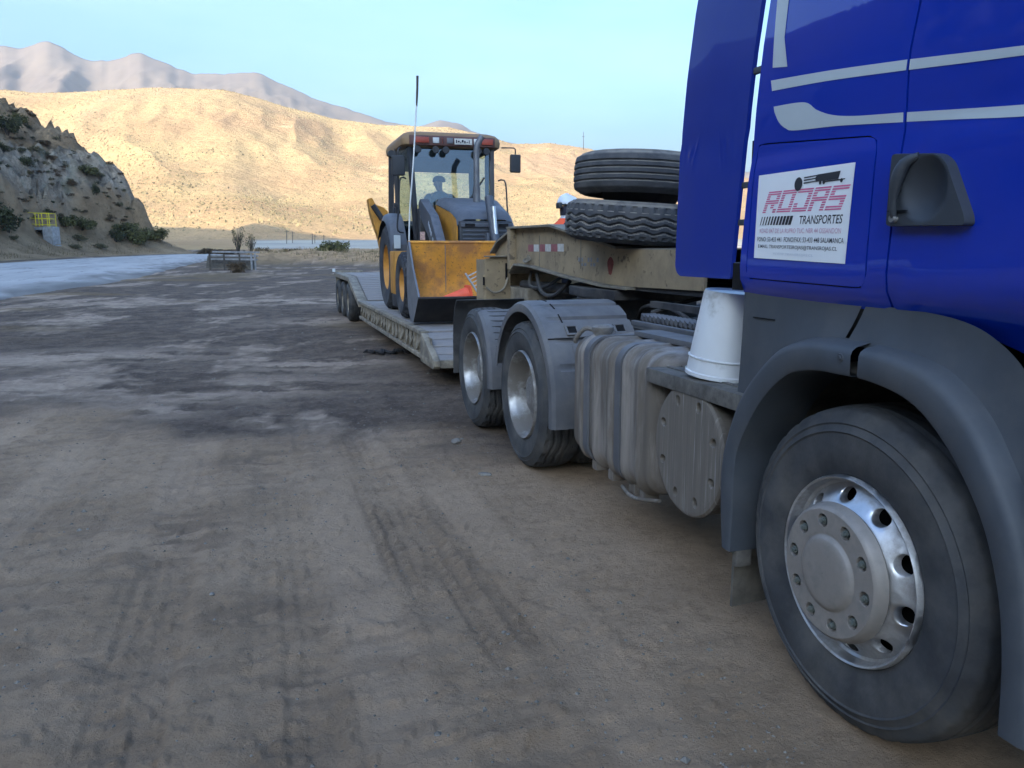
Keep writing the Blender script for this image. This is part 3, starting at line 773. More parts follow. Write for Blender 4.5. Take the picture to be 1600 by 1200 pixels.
def place(name, me, loc, parent, flip=False, label=None):
    o = link_mesh(name, me, parent); o.location = Vector(loc) - origin_of(parent)
    if flip: o.rotation_euler = (0, 0, pi)
    if label: o['label'] = label
    return o
TY_FRONT = tyre_mesh('tyre', RT, 0.290, 0.31, 'rib')
TY_REAR = tyre_mesh('tyre', RT, 0.300, 0.29, 'zigzag', n=120)

def holed_ring(b, r0, r1, hx, c, nh, hr, hh, hw, depth, a_off=0.0, x0=0.0):
    """flat/conical ring r0..r1 with nh elliptical holes; hx(r) gives height along x, walls go inward"""
    for k in range(nh):
        ac = a_off + 2 * pi * k / nh; half = pi / nh
        angs = sorted(set([2 * pi * q / 28 for q in range(28)] + [atan2(sy, sx) % (2 * pi) for sx in (r0 - hr, r1 - hr) for sy in (-half * hr, half * hr)]))
        inner, outer = [], []
        for t in angs:
            ct, st = cos(t), sin(t)
            kx = (r1 - hr) / ct if ct > 1e-9 else (r0 - hr) / ct if ct < -1e-9 else 1e9
            ky = abs(half * hr / st) if abs(st) > 1e-9 else 1e9
            q = min(kx, ky)
            outer.append((hr + q * ct, q * st)); e = 1 / sqrt((ct / hh) ** 2 + (st / hw) ** 2); inner.append((hr + e * ct, e * st))
        rows = []
        def pt(rv, dx=0.0):
            r, v = rv; a = ac + v / hr
            return (c[0] + hx(r) + dx, c[1] + r * cos(a), c[2] + r * sin(a))
        rows.append([pt(p, depth) for p in inner])
        rows.append([pt(p, 0.004) for p in inner])
        for f in (0.06, 0.35, 0.7, 1.0):
            rows.append([pt((i_[0] + (o_[0] - i_[0]) * f, i_[1] + (o_[1] - i_[1]) * f)) for i_, o_ in zip(inner, outer)])
        b.grid(rows, closed=True)

def hex_nut(b, c, r, h):
    for rr_, h0, h1, n in ((r * 1.25, 0.0, -h * 0.25, 14), (r, -h * 0.25, -h * 0.85, 6), (r * 0.55, -h * 0.85, -h * 1.25, 10)):
        pts0 = [(c[0] + h0, c[1] + rr_ * cos(2 * pi * k / n), c[2] + rr_ * sin(2 * pi * k / n)) for k in range(n)]
        pts1 = [(c[0] + h1, p[1], p[2]) for p in pts0]
        b.grid([pts0, pts1], closed=True, capped=True)

# ---- front wheel (near side)
wc = (X0, YF, RT)
fw = place('front_wheel', TY_FRONT, wc, truck)
fw.name = 'front_wheel'
rb = MB()
rb.lathe([(0.300, 0.030), (0.2985, 0.004), (0.2935, -0.006), (0.2875, -0.002), (0.285, 0.014), (0.281, 0.034), (0.272, 0.040)], wc, n=96)
hxf = lambda r: 0.040 - (0.272 - r) / (0.272 - 0.195) * 0.062
holed_ring(rb, 0.195, 0.272, hxf, wc, 10, 0.239, 0.022, 0.030, 0.03, a_off=0.2)
rb.lathe([(0.195, hxf(0.195)), (0.19, -0.03), (0.188, -0.02)], wc, n=96)
rim = rb.build('rim', 'alu', fw, smooth=40)
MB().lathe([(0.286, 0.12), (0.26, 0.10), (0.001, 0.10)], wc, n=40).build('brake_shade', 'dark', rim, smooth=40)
hb = MB()
hb.lathe([(0.214, -0.022), (0.218, -0.030), (0.214, -0.040), (0.208, -0.058), (0.202, -0.064), (0.197, -0.067)], wc, n=96)
holed_ring(hb, 0.128, 0.197, lambda r: -0.067, wc, 10, 0.163, 0.0205, 0.0205, 0.022, a_off=0.1)
hb.lathe([(0.128, -0.067), (0.122, -0.0655), (0.117, -0.067), (0.112, -0.0745), (0.104, -0.079), (0.09, -0.0815), (0.05, -0.084), (0.001, -0.085)], wc, n=96)
hub = hb.build('hub_cover', 'hubcap', fw, smooth=40)
hb2 = MB(); hb2.lathe([(0.19, -0.042), (0.13, -0.042)], wc, n=60); hb2.build('hub_backing', 'nut', hub)
nutme = None
for k in range(10):
    a_ = 0.1 + 2 * pi * k / 10
    p = (wc[0] - 0.044, wc[1] + 0.163 * cos(a_), wc[2] + 0.163 * sin(a_))
    if nutme is None:
        nb = MB(); hex_nut(nb, (0, 0, 0), 0.0135, 0.024); o = nb.build('wheel_nut', 'nut', smooth=30); nutme = o.data; bpy.data.objects.remove(o)
    place('wheel_nut', nutme, p, hub)
# far side front wheel: a turned copy
o = fw.copy(); COL.objects.link(o); o.parent = truck; o.location = Vector((4.20, YF, RT)) - truck.location; o.rotation_euler = (0, 0, pi)
rc_ = rim.copy(); COL.objects.link(rc_); rc_.parent = o
hc_ = hub.copy(); COL.objects.link(hc_); hc_.parent = o

# ---- rear wheels (dual)
rear_wheels = []
def rear_wheel(y):
    c = (X0, y, RT)
    w = place('rear_wheel', TY_REAR, c, truck)
    b = MB()
    b.lathe([(0.312, 0.034), (0.3115, 0.006), (0.305, -0.006), (0.297, -0.002), (0.292, 0.014), (0.284, 0.034), (0.279, 0.055), (0.272, 0.10), (0.262, 0.135)], c, n=96)
    hx = lambda r: 0.135 + (0.262 - r) * 0.35
    holed_ring(b, 0.165, 0.262, hx, c, 10, 0.222, 0.022, 0.028, 0.02)
    b.lathe([(0.165, hx(0.165)), (0.16, 0.155), (0.15, 0.150), (0.142, 0.120), (0.125, 0.075), (0.10, 0.068), (0.001, 0.066)], c, n=64)
    r_ = b.build('rim', 'alu_dusty', w, smooth=40)
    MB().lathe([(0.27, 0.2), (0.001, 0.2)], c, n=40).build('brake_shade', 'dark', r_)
    for k in range(10):
        a_ = 2 * pi * k / 10
        place('wheel_nut', nutme, (c[0] + 0.150, c[1] + 0.152 * cos(a_), c[2] + 0.152 * sin(a_)), r_)
    place('inner_tyre', TY_REAR, (X0 + 0.33, y, RT), w)
    return w
for y in (YR1, YR2):
    w = rear_wheel(y); rear_wheels.append(w)
for w, y in zip(rear_wheels, (YR1, YR2)):
    c = w.copy(); COL.objects.link(c); c.parent = truck; c.location = Vector((4.20, y, RT)) - truck.location; c.rotation_euler = (0, 0, pi)
    for ch in w.children:
        d = ch.copy(); COL.objects.link(d); d.parent = c

# ---- cab body ------------------------------------------------------------
PZ_ = [1.24, 1.30, 1.345, 1.375, 1.405, 1.44, 1.50, 1.70, 1.775, 1.812, 1.835, 1.86, 1.90, 2.00, 2.20, 2.45, 2.75, 3.10, 3.40, 3.62]
PX_ = [0.120, 0.070, 0.034, 0.016, 0.006, 0.001, 0.0, 0.0, 0.001, 0.005, 0.0095, 0.0095, 0.006, 0.003, 0.006, 0.022, 0.060, 0.13, 0.23, 0.34]
_zz = np.linspace(1.24, 3.62, 400); _xx = np.interp(_zz, PZ_, PX_)
for _ in range(10): _xx[1:-1] = (_xx[:-2] + 2 * _xx[1:-1] + _xx[2:]) / 4
def cabx(y, z):
    front = max(0.0, 1.15 - y)
    crown = 0.010 * ((y - 1.9) / 0.7) ** 2 * (1 if y > 1.9 else 0.4)
    return X0 + float(np.interp(z, _zz, _xx)) + 0.16 * front ** 2 + crown

def loft(b, inner, outer, rings, surf=cabx, lip_in=0.0, lip_out=0.0, bias=1.0):
    rows = []
    if lip_in: rows.append([(surf(*p) + lip_in, *p) for p in inner])
    for k in range(rings + 1):
        f = (k / rings) ** bias
        rows.append([(surf(i[0] + (o[0] - i[0]) * f, i[1] + (o[1] - i[1]) * f), i[0] + (o[0] - i[0]) * f, i[1] + (o[1] - i[1]) * f) for i, o in zip(inner, outer)])
    if lip_out: rows.append([(surf(*p) + lip_out, *p) for p in outer])
    b.grid(rows, closed=True)
    if not lip_in and max(abs(p[0] - inner[0][0]) for p in inner) < 0.09: b.f.append(tuple(range(len(b.v) - len(rows) * len(inner), len(b.v) - (len(rows) - 1) * len(inner))))

def round_poly(pts, r, n=6):
    out = []; N = len(pts)
    for i in range(N):
        p0, p, p1 = Vector(pts[i - 1]), Vector(pts[i]), Vector(pts[(i + 1) % N])
        rr_ = r[i] if isinstance(r, (list, tuple)) else r
        a, c = (p0 - p), (p1 - p); d = min(rr_, a.length * 0.49, c.length * 0.49)
        if rr_ <= 0: out.append(tuple(p)); continue
        s_, e_ = p + a.normalized() * d, p + c.normalized() * d
        for k in range(n + 1):
            t = k / n; out.append(tuple(s_ * (1 - t) ** 2 + p * 2 * t * (1 - t) + e_ * t * t))
    return out

def inside_offset(poly, c, k):
    return [(c[0] + (p[0] - c[0]) * k, c[1] + (p[1] - c[1]) * k) for p in poly]

def ray_match(inner, outer, c):
    """for each inner point the outer polygon point on the same bearing from c"""
    res = []
    for p in inner:
        d = Vector((p[0] - c[0], p[1] - c[1])).normalized(); best = None
        for i in range(len(outer)):
            a, q = Vector(outer[i - 1]), Vector(outer[i]); e = q - a
            den = d.x * e.y - d.y * e.x
            if abs(den) < 1e-12: continue
            t = ((a.x - c[0]) * e.y - (a.y - c[1]) * e.x) / den; u = ((a.x - c[0]) * d.y - (a.y - c[1]) * d.x) / den
            if t > 0 and -1e-6 <= u <= 1 + 1e-6 and (best is None or t < best): best = t
        res.append((c[0] + d.x * best, c[1] + d.y * best))
    return res
def densify(poly, step):
    out = []
    for i in range(len(poly)):
        a, q = Vector(poly[i]), Vector(poly[(i + 1) % len(poly)]); n = max(1, int((q - a).length / step))
        out += [tuple(a + (q - a) * k / n) for k in range(n)]
    return out

cabp = MB()
# rear cab panel with the locker opening
hatch = [(2.556, 1.405), (1.930, 1.392), (1.920, 1.832), (2.527, 1.882)]
hatch_o = densify(round_poly(hatch, [0.02, 0.045, 0.045, 0.03]), 0.02)
hc0 = (2.235, 1.625)
seam = [(1.864, 1.318), (1.858, 1.39), (1.832, 1.774), (1.829, 2.04), (1.808, 2.163), (1.75, 2.30), (1.70, 2.50), (1.70, 3.0), (1.72, 3.3)]
panel = [(2.606, 1.352)] + [(2.529, 1.333), (2.4, 1.328), (2.221, 1.324), (1.979, 1.321)] + seam + [(1.76, 3.48), (2.36, 3.50), (2.39, 3.42), (2.50, 2.36)]
panel_d = densify(panel, 0.05)
corner = ray_match([(p[0], p[1]) for p in panel_d], hatch_o, hc0)
loft(cabp, corner, panel_d, 26, lip_in=0.02, lip_out=0.03, bias=0.9)
rear_panel = cabp.build('rear_cab_panel', 'blue', truck, smooth=30, merge=True)
hb_ = MB()
hat_in = inside_offset(hatch_o, hc0, 0.982)
loft(hb_, [(hc0[0] + (p[0] - hc0[0]) * 0.02, hc0[1] + (p[1] - hc0[1]) * 0.02) for p in hat_in], hat_in, 22, lip_out=0.02)
hatch_ob = hb_.build('locker_hatch', 'blue', truck, smooth=30)
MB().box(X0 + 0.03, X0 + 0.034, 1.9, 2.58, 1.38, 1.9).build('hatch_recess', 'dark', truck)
# door and front of the cab
dm = 0.0075
seam_d = [(y - dm, z) for y, z in seam]
door_out = [(1.855, 1.316)] + seam_d[1:] + [(1.60, 3.3), (1.3, 3.3), (0.95, 2.35), (0.72, 2.2), (0.70, 1.62), (1.0, 1.1), (1.20, 1.00), (1.30, 1.06), (1.383, 1.152), (1.418, 1.193), (1.486, 1.249), (1.59, 1.294), (1.741, 1.314)]
dd = densify(door_out, 0.045)
dc = (1.42, 1.95)
loft(b_ := MB(), inside_offset(dd, dc, 0.015), dd, 26, lip_out=0.03)
door = b_.build('door', 'blue', truck, smooth=30)
# cab core behind the panels: floor, back wall, roof, front
b = MB()
sec = lambda y, k: [(cabx(y, z) + k, z) for z in (1.34, 1.45, 1.8, 2.2, 2.6, 3.0, 3.4)]
rows = []
for y in (0.62, 0.9, 1.3, 1.9, 2.5, 2.585):
    s_ = sec(y, 0.032); yy_ = lambda z: y - (0.10 * (z - 1.36) + 0.02 if y > 2.45 else 0)
    rows.append([(x, yy_(z), z) for x, z in s_] + [(5.90 - x, yy_(z), z) for x, z in reversed(s_)])
b.grid(rows, closed=True, capped=True)
b.build('cab_shell', 'blue_matt', truck, smooth=40)
# lower cab belly (dusty underside seen past the pail)
MB().box(1.80, 4.1, 0.8, 2.58, 1.27, 1.336).build('cab_floor', 'chassis', truck, bevel=0.02)
# wind deflector panel behind the cab
def_pts = [(2.660, 1.40), (3.06, 1.40), (3.098, 1.43), (3.085, 1.9), (3.02, 2.5), (2.92, 3.3), (2.47, 3.42), (2.545, 2.5), (2.608, 1.9)]
def_o = densify(round_poly(def_pts, [0.012, 0.05, 0.05, 0, 0, 0.1, 0, 0, 0]), 0.05)
dfc = (2.85, 2.2)
dsurf = lambda y, z: X0 + 0.012 + float(np.interp(z, _zz, _xx)) * 0.9 * (1 if z > 1.9 else 0) + 0.05 * max(0, (y - 2.85)) ** 1.5
loft(b := MB(), inside_offset(def_o, dfc, 0.02), def_o, 14, surf=dsurf, lip_out=0.018)
deflector = b.build('side_deflector', 'blue_matt', truck, smooth=35)
o = deflector.copy(); COL.objects.link(o); o.parent = truck; o.scale = (-1, 1, 1)
for z in (1.44, 1.60, 1.735, 2.13, 2.7):
    MB().box(1.722, 1.742, 2.57 - 0.1 * (z - 1.36), 2.68 - 0.1 * (z - 1.36), z, z + 0.022).build('deflector_hinge', 'plastic', truck, bevel=0.004)
MB().box(1.72, 1.735, 2.600, 2.655, 1.36, 1.46).build('slit_block', 'dark', truck)  # dark block closing the lower end of the deflector slit
for s_ in (1, -1):
    x = 2.95 - s_ * 1.2
    MB().tube([(x, 2.60, 2.9), (x + 0.02 * s_, 2.9, 2.9)], 0.015).build('deflector_stay', 'chassis', truck)

# ---- decals on the cab
def decal(name, poly, m, parent, lift=0.0018, step=0.02, rings=6):
    pd = densify(poly, step); c = (sum(p[0] for p in pd) / len(pd), sum(p[1] for p in pd) / len(pd))
    loft(b := MB(), [(c[0] + (p[0] - c[0]) * 0.02, c[1] + (p[1] - c[1]) * 0.02) for p in pd], pd, rings, surf=lambda y, z: cabx(y, z) - lift)
    return b.build(name, m, parent, smooth=40)
def strip_decal(name, up, lo, m, parent, n=40, lift=0.0018):
    u, l = smooth_curve(up, n), smooth_curve(lo, n); b = MB()
    b.grid([[(cabx(*[a + (c - a) * f for a, c in zip(p, q)]) - lift, *[a + (c - a) * f for a, c in zip(p, q)]) for f in (0, 0.25, 0.5, 0.75, 1)] for p, q in zip(u, l)])
    return b.build(name, m, parent, smooth=40)
strip_decal('stripe', [(2.455, 2.083), (2.15, 2.053), (1.832, 2.016)], [(2.445, 2.047), (2.15, 2.023), (1.834, 1.989)], 'silver', rear_panel)
strip_decal('stripe', [(1.822, 2.0145), (1.62, 1.988), (1.40, 1.958), (1.1, 1.90)], [(1.824, 1.9875), (1.62, 1.964), (1.40, 1.938), (1.1, 1.885)], 'silver', door)
strip_decal('stripe', [(2.43, 1.993), (2.265, 1.979), (2.20, 1.945), (2.125, 1.918), (2.02, 1.899), (1.837, 1.8795)], [(2.425, 1.975), (2.399, 1.938), (2.36, 1.912), (2.309, 1.898), (2.10, 1.882), (1.837, 1.854)], 'silver', rear_panel)
strip_decal('stripe', [(1.824, 1.878), (1.64, 1.857), (1.465, 1.838), (1.1, 1.80)], [(1.824, 1.853), (1.64, 1.832), (1.462, 1.811), (1.1, 1.776)], 'silver', door)
decal('stripe', [(2.462, 2.50), (2.40, 2.48), (2.391, 2.329), (2.393, 2.209), (2.366, 2.11), (2.450, 2.124)], 'silver', rear_panel)

# ---- company sign on the locker hatch
SL = 0.0045
sg_q = [(2.492, 1.769), (2.003, 1.764), (2.019, 1.466), (2.499, 1.481)]       # corners: left-top, right-top, right-bottom, left-bottom
def sg(u, v, lift):                                                             # u,v in 0..1, left to right, bottom to top
    lt, rt, rb__, lb = sg_q
    y = (lb[0] * (1 - u) + rb__[0] * u) * (1 - v) + (lt[0] * (1 - u) + rt[0] * u) * v
    z = (lb[1] * (1 - u) + rb__[1] * u) * (1 - v) + (lt[1] * (1 - u) + rt[1] * u) * v
    return (cabx(y, z) - lift, y, z)
b = MB()
b.grid([[sg(i / 10, j / 10, 0.0014) for j in range(11)] for i in range(11)])
b.grid([[sg(i / 10, j / 10, 0.0035) for j in range(11)] for i in range(11)])
sign = b.build('company_sign', 'sign', hatch_ob, smooth=30)
def sprint(name, poly_uv, m, lift=SL):
    b = MB()
    for poly in poly_uv: b.add([sg(u, v, lift) for u, v in poly], [tuple(range(len(poly)))])
    return b.build(name, m, sign, smooth=None, merge=False)
def sg_text(name, txt, u0, v0, w, h, m, shear=0.0, bold=0.0, lift=SL):
    vs, fs = text_mesh(txt, 1.0, shear, 1.0, bold)
    xs = [p[0] for p in vs]; ys = [p[1] for p in vs]; kx = w / (max(xs) - min(xs)); ky = h / (max(ys) - min(ys)); x0 = min(xs); y0 = min(ys)
    b = MB(); b.add([sg(u0 + (p[0] - x0) * kx, v0 + (p[1] - y0) * ky, lift) for p in vs], fs)
    return b.build(name, m, sign, smooth=None, merge=False)
# big striped block letters, each built from bars
GL = {'R': ['1111', '1001', '1111', '1010', '1001'], 'O': ['1111', '1001', '1001', '1001', '1111'], 'J': ['1111', '0001', '0001', '1001', '1111'], 'A': ['1111', '1001', '1111', '1001', '1001'], 'S': ['1111', '1000', '1111', '0001', '1111']}
polys = []
u = 0.075
for ch in 'ROJAS':
    g_ = GL[ch]; w_ = 0.155
    for ri in range(10):
        row = g_[ri // 2]; v1 = 0.790 - ri * 0.0255; v0 = v1 - 0.0155
        k = 0
        while k < 4:
            if row[k] == '1':
                e = k
                while e + 1 < 4 and row[e + 1] == '1': e += 1
                sh = lambda v: (v - 0.54) * 0.28
                ua, ub = u + w_ * k / 4, u + w_ * (e + 1) / 4
                polys.append([(ua + sh(v0), v0), (ub + sh(v0), v0), (ub + sh(v1), v1), (ua + sh(v1), v1)]); k = e + 1
            else: k += 1
    u += 0.172
sprint('sign_lettering', polys, 'magenta')
bars = []
u = 0.055
for k in range(11):
    wv = 0.010 + 0.0022 * k; bars.append([(u, 0.400), (u + wv, 0.400), (u + wv + 0.022, 0.500), (u + 0.022, 0.500)]); u += wv + max(0.004, 0.021 - 0.0016 * k)
sprint('sign_bars', bars, 'black_print')
sg_text('sign_lettering', 'TRANSPORTES', 0.515, 0.405, 0.43, 0.092, 'black_print', 0.15, 0.006)
sg_text('sign_lettering', 'KDAD 847 DE LA RUPRO TUC. NBR 44 OSSANDON', 0.06, 0.305, 0.88, 0.055, 'pink', 0.0, 0.004)
sg_text('sign_lettering', 'FONO: 53-433 441  FONO/FAX: 53-433 448 SALAMANCA', 0.035, 0.205, 0.94, 0.055, 'black_print', 0.0, 0.003)
sg_text('sign_lettering', 'E.MAIL: TRANSPORTESROJAS@TRANSROJAS.CL', 0.05, 0.115, 0.87, 0.055, 'black_print', 0.0, 0.003)
sg_text('sign_lettering', 'WWW.TRANSROJAS.CL', 0.24, 0.045, 0.45, 0.035, 'pale_print')
disc = [(0.475 + 0.042 * cos(t), 0.845 + 0.075 * sin(t)) for t in np.linspace(0, 2 * pi, 28)[:-1]]
pic = [disc]
for v in (0.90, 0.872, 0.842): pic.append([(0.53, v), (0.66, v + 0.01), (0.66, v + 0.022), (0.53, v + 0.014)])
pic.append([(0.655, 0.85), (0.87, 0.855), (0.885, 0.935), (0.665, 0.925), (0.645, 0.89)])
pic.append([(0.72, 0.835), (0.93, 0.845), (0.935, 0.855), (0.72, 0.85)])
for uu in (0.70, 0.735, 0.90): pic.append([(uu + 0.013 * cos(t), 0.838 + 0.022 * sin(t)) for t in np.linspace(0, 2 * pi, 12)[:-1]])
sprint('sign_emblem', pic, 'black_print', lift=0.0052)

# ---- door handle
hp_ = densify(round_poly([(1.830, 1.768), (1.672, 1.752), (1.640, 1.728), (1.570, 1.590), (1.566, 1.566), (1.832, 1.572)], [0.012, 0.03, 0.03, 0.02, 0.012, 0.012]), 0.012)
hcen = (1.70, 1.655)
hp_set = set(hp_)
def hsurf(y, z):
    d = math.hypot((y - 1.705) / 0.075, (z - 1.665) / 0.085)
    scoop = 0.029 * max(0.0, 1 - d * d)
    return cabx(y, z) - 0.032 + scoop
loft(b := MB(), inside_offset(hp_, hcen, 0.02), inside_offset(hp_, hcen, 0.965), 16, surf=hsurf)
loft(b, inside_offset(hp_, hcen, 0.965), hp_, 2, surf=lambda y, z: cabx(y, z) - 0.032 + (0.008 if (y, z) in hp_set else 0.0), lip_out=0.05)
dh = b.build('door_handle', 'handle', door, smooth=50)
grip = smooth_curve([(X0 - 0.026, 1.735, 1.752), (X0 - 0.040, 1.768, 1.735), (X0 - 0.047, 1.785, 1.69), (X0 - 0.047, 1.792, 1.64), (X0 - 0.040, 1.795, 1.60), (X0 - 0.024, 1.795, 1.585)], 16)
b = MB(); b.tube(grip, [0.010 + 0.008 * sin(pi * min(1, i / 10)) for i in range(16)], 12); b.build('handle_grip', 'handle', dh, smooth=60)
b = MB(); b.lathe([(0.001, -0.046), (0.010, -0.046), (0.012, -0.042), (0.012, -0.010)], (X0, 1.797, 1.592), n=20); b.build('door_lock', 'alu_dusty', dh)
b = MB(); b.box(X0 - 0.041, X0 - 0.033, 1.752, 1.820, 1.6115, 1.6135); b.build('handle_joint', 'dark', dh)

# ---- grey lower skirt and wheel arch
fo = smooth_curve([(2.570, 0.372), (2.592, 0.525), (2.597, 0.696), (2.545, 0.868), (2.469, 1.009), (2.344, 1.134), (2.249, 1.194), (2.13, 1.2235), (2.0, 1.228), (1.856, 1.226), (1.729, 1.214), (1.61, 1.180), (1.496, 1.097), (1.421, 1.000), (1.354, 0.890), (1.30, 0.76), (1.268, 0.60), (1.245, 0.34)], 90)
fi = smooth_curve([(2.500, 0.369), (2.496, 0.524), (2.490, 0.742), (2.418, 0.895), (2.322, 1.017), (2.216, 1.097), (2.126, 1.125), (2.05, 1.134), (1.979, 1.136), (1.847, 1.134), (1.718, 1.112), (1.636, 1.075), (1.556, 1.010), (1.492, 0.938), (1.421, 0.830), (1.365, 0.68), (1.338, 0.52), (1.329, 0.34)], 90)
XF = X0 - 0.045
def flare(i0, i1, name='wheel_arch'):
    b = MB(); rows = []
    for k in range(i0, i1 + 1):
        o_, i_ = fo[k], fi[k]
        L_ = lambda f: (o_[0] + (i_[0] - o_[0]) * f, o_[1] + (i_[1] - o_[1]) * f)
        rows.append([(X0 + 0.035, *L_(-0.10)), (X0 + 0.008, *L_(-0.03)), (XF + 0.020, *L_(0.05)), (XF + 0.006, *L_(0.16)), (XF, *L_(0.32)), (XF, *L_(0.92)), (XF + 0.005, *L_(1.0)), (XF + 0.03, *L_(1.02)), (X0 + 0.20, *L_(1.0))])
    b.grid(rows)
    return b.build(name, 'plastic', truck, smooth=45)
iy = lambda y: min(range(90), key=lambda k: abs(fo[k][0] - y) + (0 if fo[k][1] > 1.15 else 9))
ka, kb = iy(2.022), iy(1.892)
flare(0, ka); flare(kb, 89)
clip = flare(ka, kb - 1, 'arch_clip'); clip.location.x -= 0.004
b = MB(); b.lathe([(0.001, -0.006), (0.006, -0.006), (0.0075, -0.003), (0.0125, -0.003), (0.0145, 0.001)], (XF - 0.004, 1.955, 1.188), n=20); b.build('arch_bolt', 'handle', clip)
# wheel well liner
b = MB(); rows = []
for k in range(0, 90):
    i_ = fi[k]; rows.append([(x, i_[0] + (YF - i_[0]) * f, i_[1] + (0.5 - i_[1]) * f) for x, f in ((X0 - 0.02, -0.01), (X0 + 0.15, -0.03), (X0 + 0.42, -0.02), (X0 + 0.62, 0.02))])
b.grid(rows); b.build('wheel_well', 'flap_mud', truck, smooth=60)
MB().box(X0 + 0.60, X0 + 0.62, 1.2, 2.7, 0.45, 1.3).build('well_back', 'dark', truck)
# skirt panels between blue bodywork and arch
blue_low = smooth_curve([(2.575, 1.352), (2.529, 1.340), (2.221, 1.333), (1.979, 1.330), (1.741, 1.322), (1.59, 1.300), (1.486, 1.254), (1.418, 1.198), (1.36, 1.13), (1.29, 1.03), (1.22, 0.98)], 80)
def skirt(y0, y1, name, zlow=None):
    ys = np.linspace(y0, y1, 40); b = MB(); rows = []
    up = sorted([(p[0], p[1]) for p in blue_low]); lo = sorted([(p[0], p[1]) for k, p in enumerate(fo) if 14 < k < 76])
    for y in ys:
        zu = np.interp(y, [p[0] for p in up], [p[1] for p in up]) + 0.012; zl = np.interp(y, [p[0] for p in lo], [p[1] for p in lo]) - 0.004
        rows.append([(X0 + 0.045 - 0.012 * f, y, zu + (zl - zu) * f) for f in (0, 0.15, 0.5, 0.9, 1.0)] )
    b.grid(rows)
    return b.build(name, 'plastic', truck, smooth=40)
s1 = [(2.575, 1.345), (2.575, 0.90), (2.52, 0.88)]
b = MB()
ys = np.linspace(2.60, 2.035, 30); rows = []
lo_pts = sorted([(p[0], p[1]) for k, p in enumerate(fo) if 20 < k < 60])
for i, y in enumerate(ys):
    zu = float(np.interp(-y, [-p[0] for p in blue_low], [p[1] for p in blue_low])) + 0.015
    zl = float(np.interp(y, [p[0] for p in lo_pts], [p[1] for p in lo_pts])) - 0.01
    if y > 2.45: zl = max(0.80, zl - (y - 2.45) * 2.0)
    sh = 0.065 * max(0, (i - 20) / 9) ** 1.5                     # slanted joint
    rows.append([(X0 + 0.040 - 0.022 * f ** 2, y - 0.055 * (1 - f) * (i / 29) ** 2 , zu + (zl - zu) * f) for f in (0, 0.1, 0.3, 0.55, 0.8, 0.95, 1.0)])
b.grid(rows); skirt_r = b.build('side_skirt', 'plastic', truck, smooth=45)
b = MB(); rows = []
ys = np.linspace(2.018, 1.25, 40)
lo_all = sorted([(p[0], p[1]) for k, p in enumerate(fo) if k > 40])
for i, y in enumerate(ys):
    zu = float(np.interp(-y, [-p[0] for p in blue_low], [p[1] for p in blue_low])) + 0.015
    zl = float(np.interp(y, [p[0] for p in lo_all], [p[1] for p in lo_all])) - 0.01
    k = (39 - i) / 39
    rows.append([(X0 + 0.040 - 0.022 * f ** 2, y - 0.055 * (1 - f) * k ** 2, zu + (zl - zu) * f) for f in (0, 0.1, 0.3, 0.55, 0.8, 0.95, 1.0)])
b.grid(rows); b.build('side_skirt', 'plastic', truck, smooth=45)
MB().box(X0 + 0.046, X0 + 0.05, 1.9, 2.12, 1.2, 1.36).build('skirt_gap', 'dark', truck)
MB().box(X0 + 0.0335, X0 + 0.037, 2.40, 2.53, 1.262, 1.265).build('skirt_groove', 'dark', truck)
# front bumper corner and step well ahead of the wheel
b = MB(); rows = []
for z in (0.32, 0.36, 0.6, 0.9, 1.05):
    rows.append([(X0 - 0.02, 1.262 if z < .7 else 1.30, z), (X0 - 0.03, 1.15, z), (X0 - 0.02, 0.8, z), (X0 + 0.2, 0.55, z), (2.5, 0.46, z), (3.4, 0.46, z), (4.0, 0.55, z), (4.22, 0.8, z), (4.22, 1.25, z)])
b.grid(rows); b.build('front_bumper', 'plastic', truck, smooth=50)
MB().box(X0 - 0.012, X0 + 0.1, 1.10, 1.262, 0.36, 1.02).build('bumper_corner', 'plastic', truck, bevel=0.02)
MB().box(X0 - 0.052, X0 - 0.020, 1.10, 1.238, 0.80, 0.86).build('step_edge', 'plastic', truck, bevel=0.01)
# muddy rubber flap behind the front wheel
b = MB(); b.add([(X0 + 0.005, 2.535, 0.40), (X0 + 0.22, 2.535, 0.40), (X0 + 0.22, 2.545, 0.13), (X0 + 0.012, 2.548, 0.115), (X0 + 0.005, 2.55, 0.40), (X0 + 0.22, 2.55, 0.40), (X0 + 0.22, 2.56, 0.13), (X0 + 0.012, 2.562, 0.115)],
    [(0, 1, 2, 3), (7, 6, 5, 4), (0, 4, 5, 1), (3, 2, 6, 7), (0, 3, 7, 4), (1, 5, 6, 2)])
b.build('mud_flap', 'flap_mud', truck, smooth=None)
MB().box(X0 - 0.01, X0 + 0.06, 2.50, 2.53, 0.30, 0.375).build('flap_bracket', 'step', truck, bevel=0.008)
MB().box(X0 - 0.018, X0 + 0.004, 2.515, 2.532, 0.355, 0.362).build('flap_pin', 'nut', truck)

# ---- exhaust drum
dcn = (X0, 2.92, 0.660); dr = 0.286
b = MB()
holed_ring(b, 0.165, 0.262, lambda r: 0.0, dcn, 8, 0.222, 0.024, 0.0165, 0.05, a_off=0.40)
b.lathe([(0.165, 0.0), (0.001, 0.0)], dcn, n=64)
b.lathe([(0.262, 0.0), (0.276, 0.002), (dr, 0.012), (dr, 0.030), (0.278, 0.034), (0.278, 0.55)], dcn, n=80)
b.build('exhaust_drum', 'drum', truck, smooth=35)
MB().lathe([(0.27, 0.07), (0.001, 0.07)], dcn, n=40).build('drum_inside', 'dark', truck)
for yy in (3.13, 3.17): MB().box(X0 + 0.06, X0 + 0.5, yy, yy + 0.015, 0.72, 0.92).build('drum_bracket', 'chassis', truck)

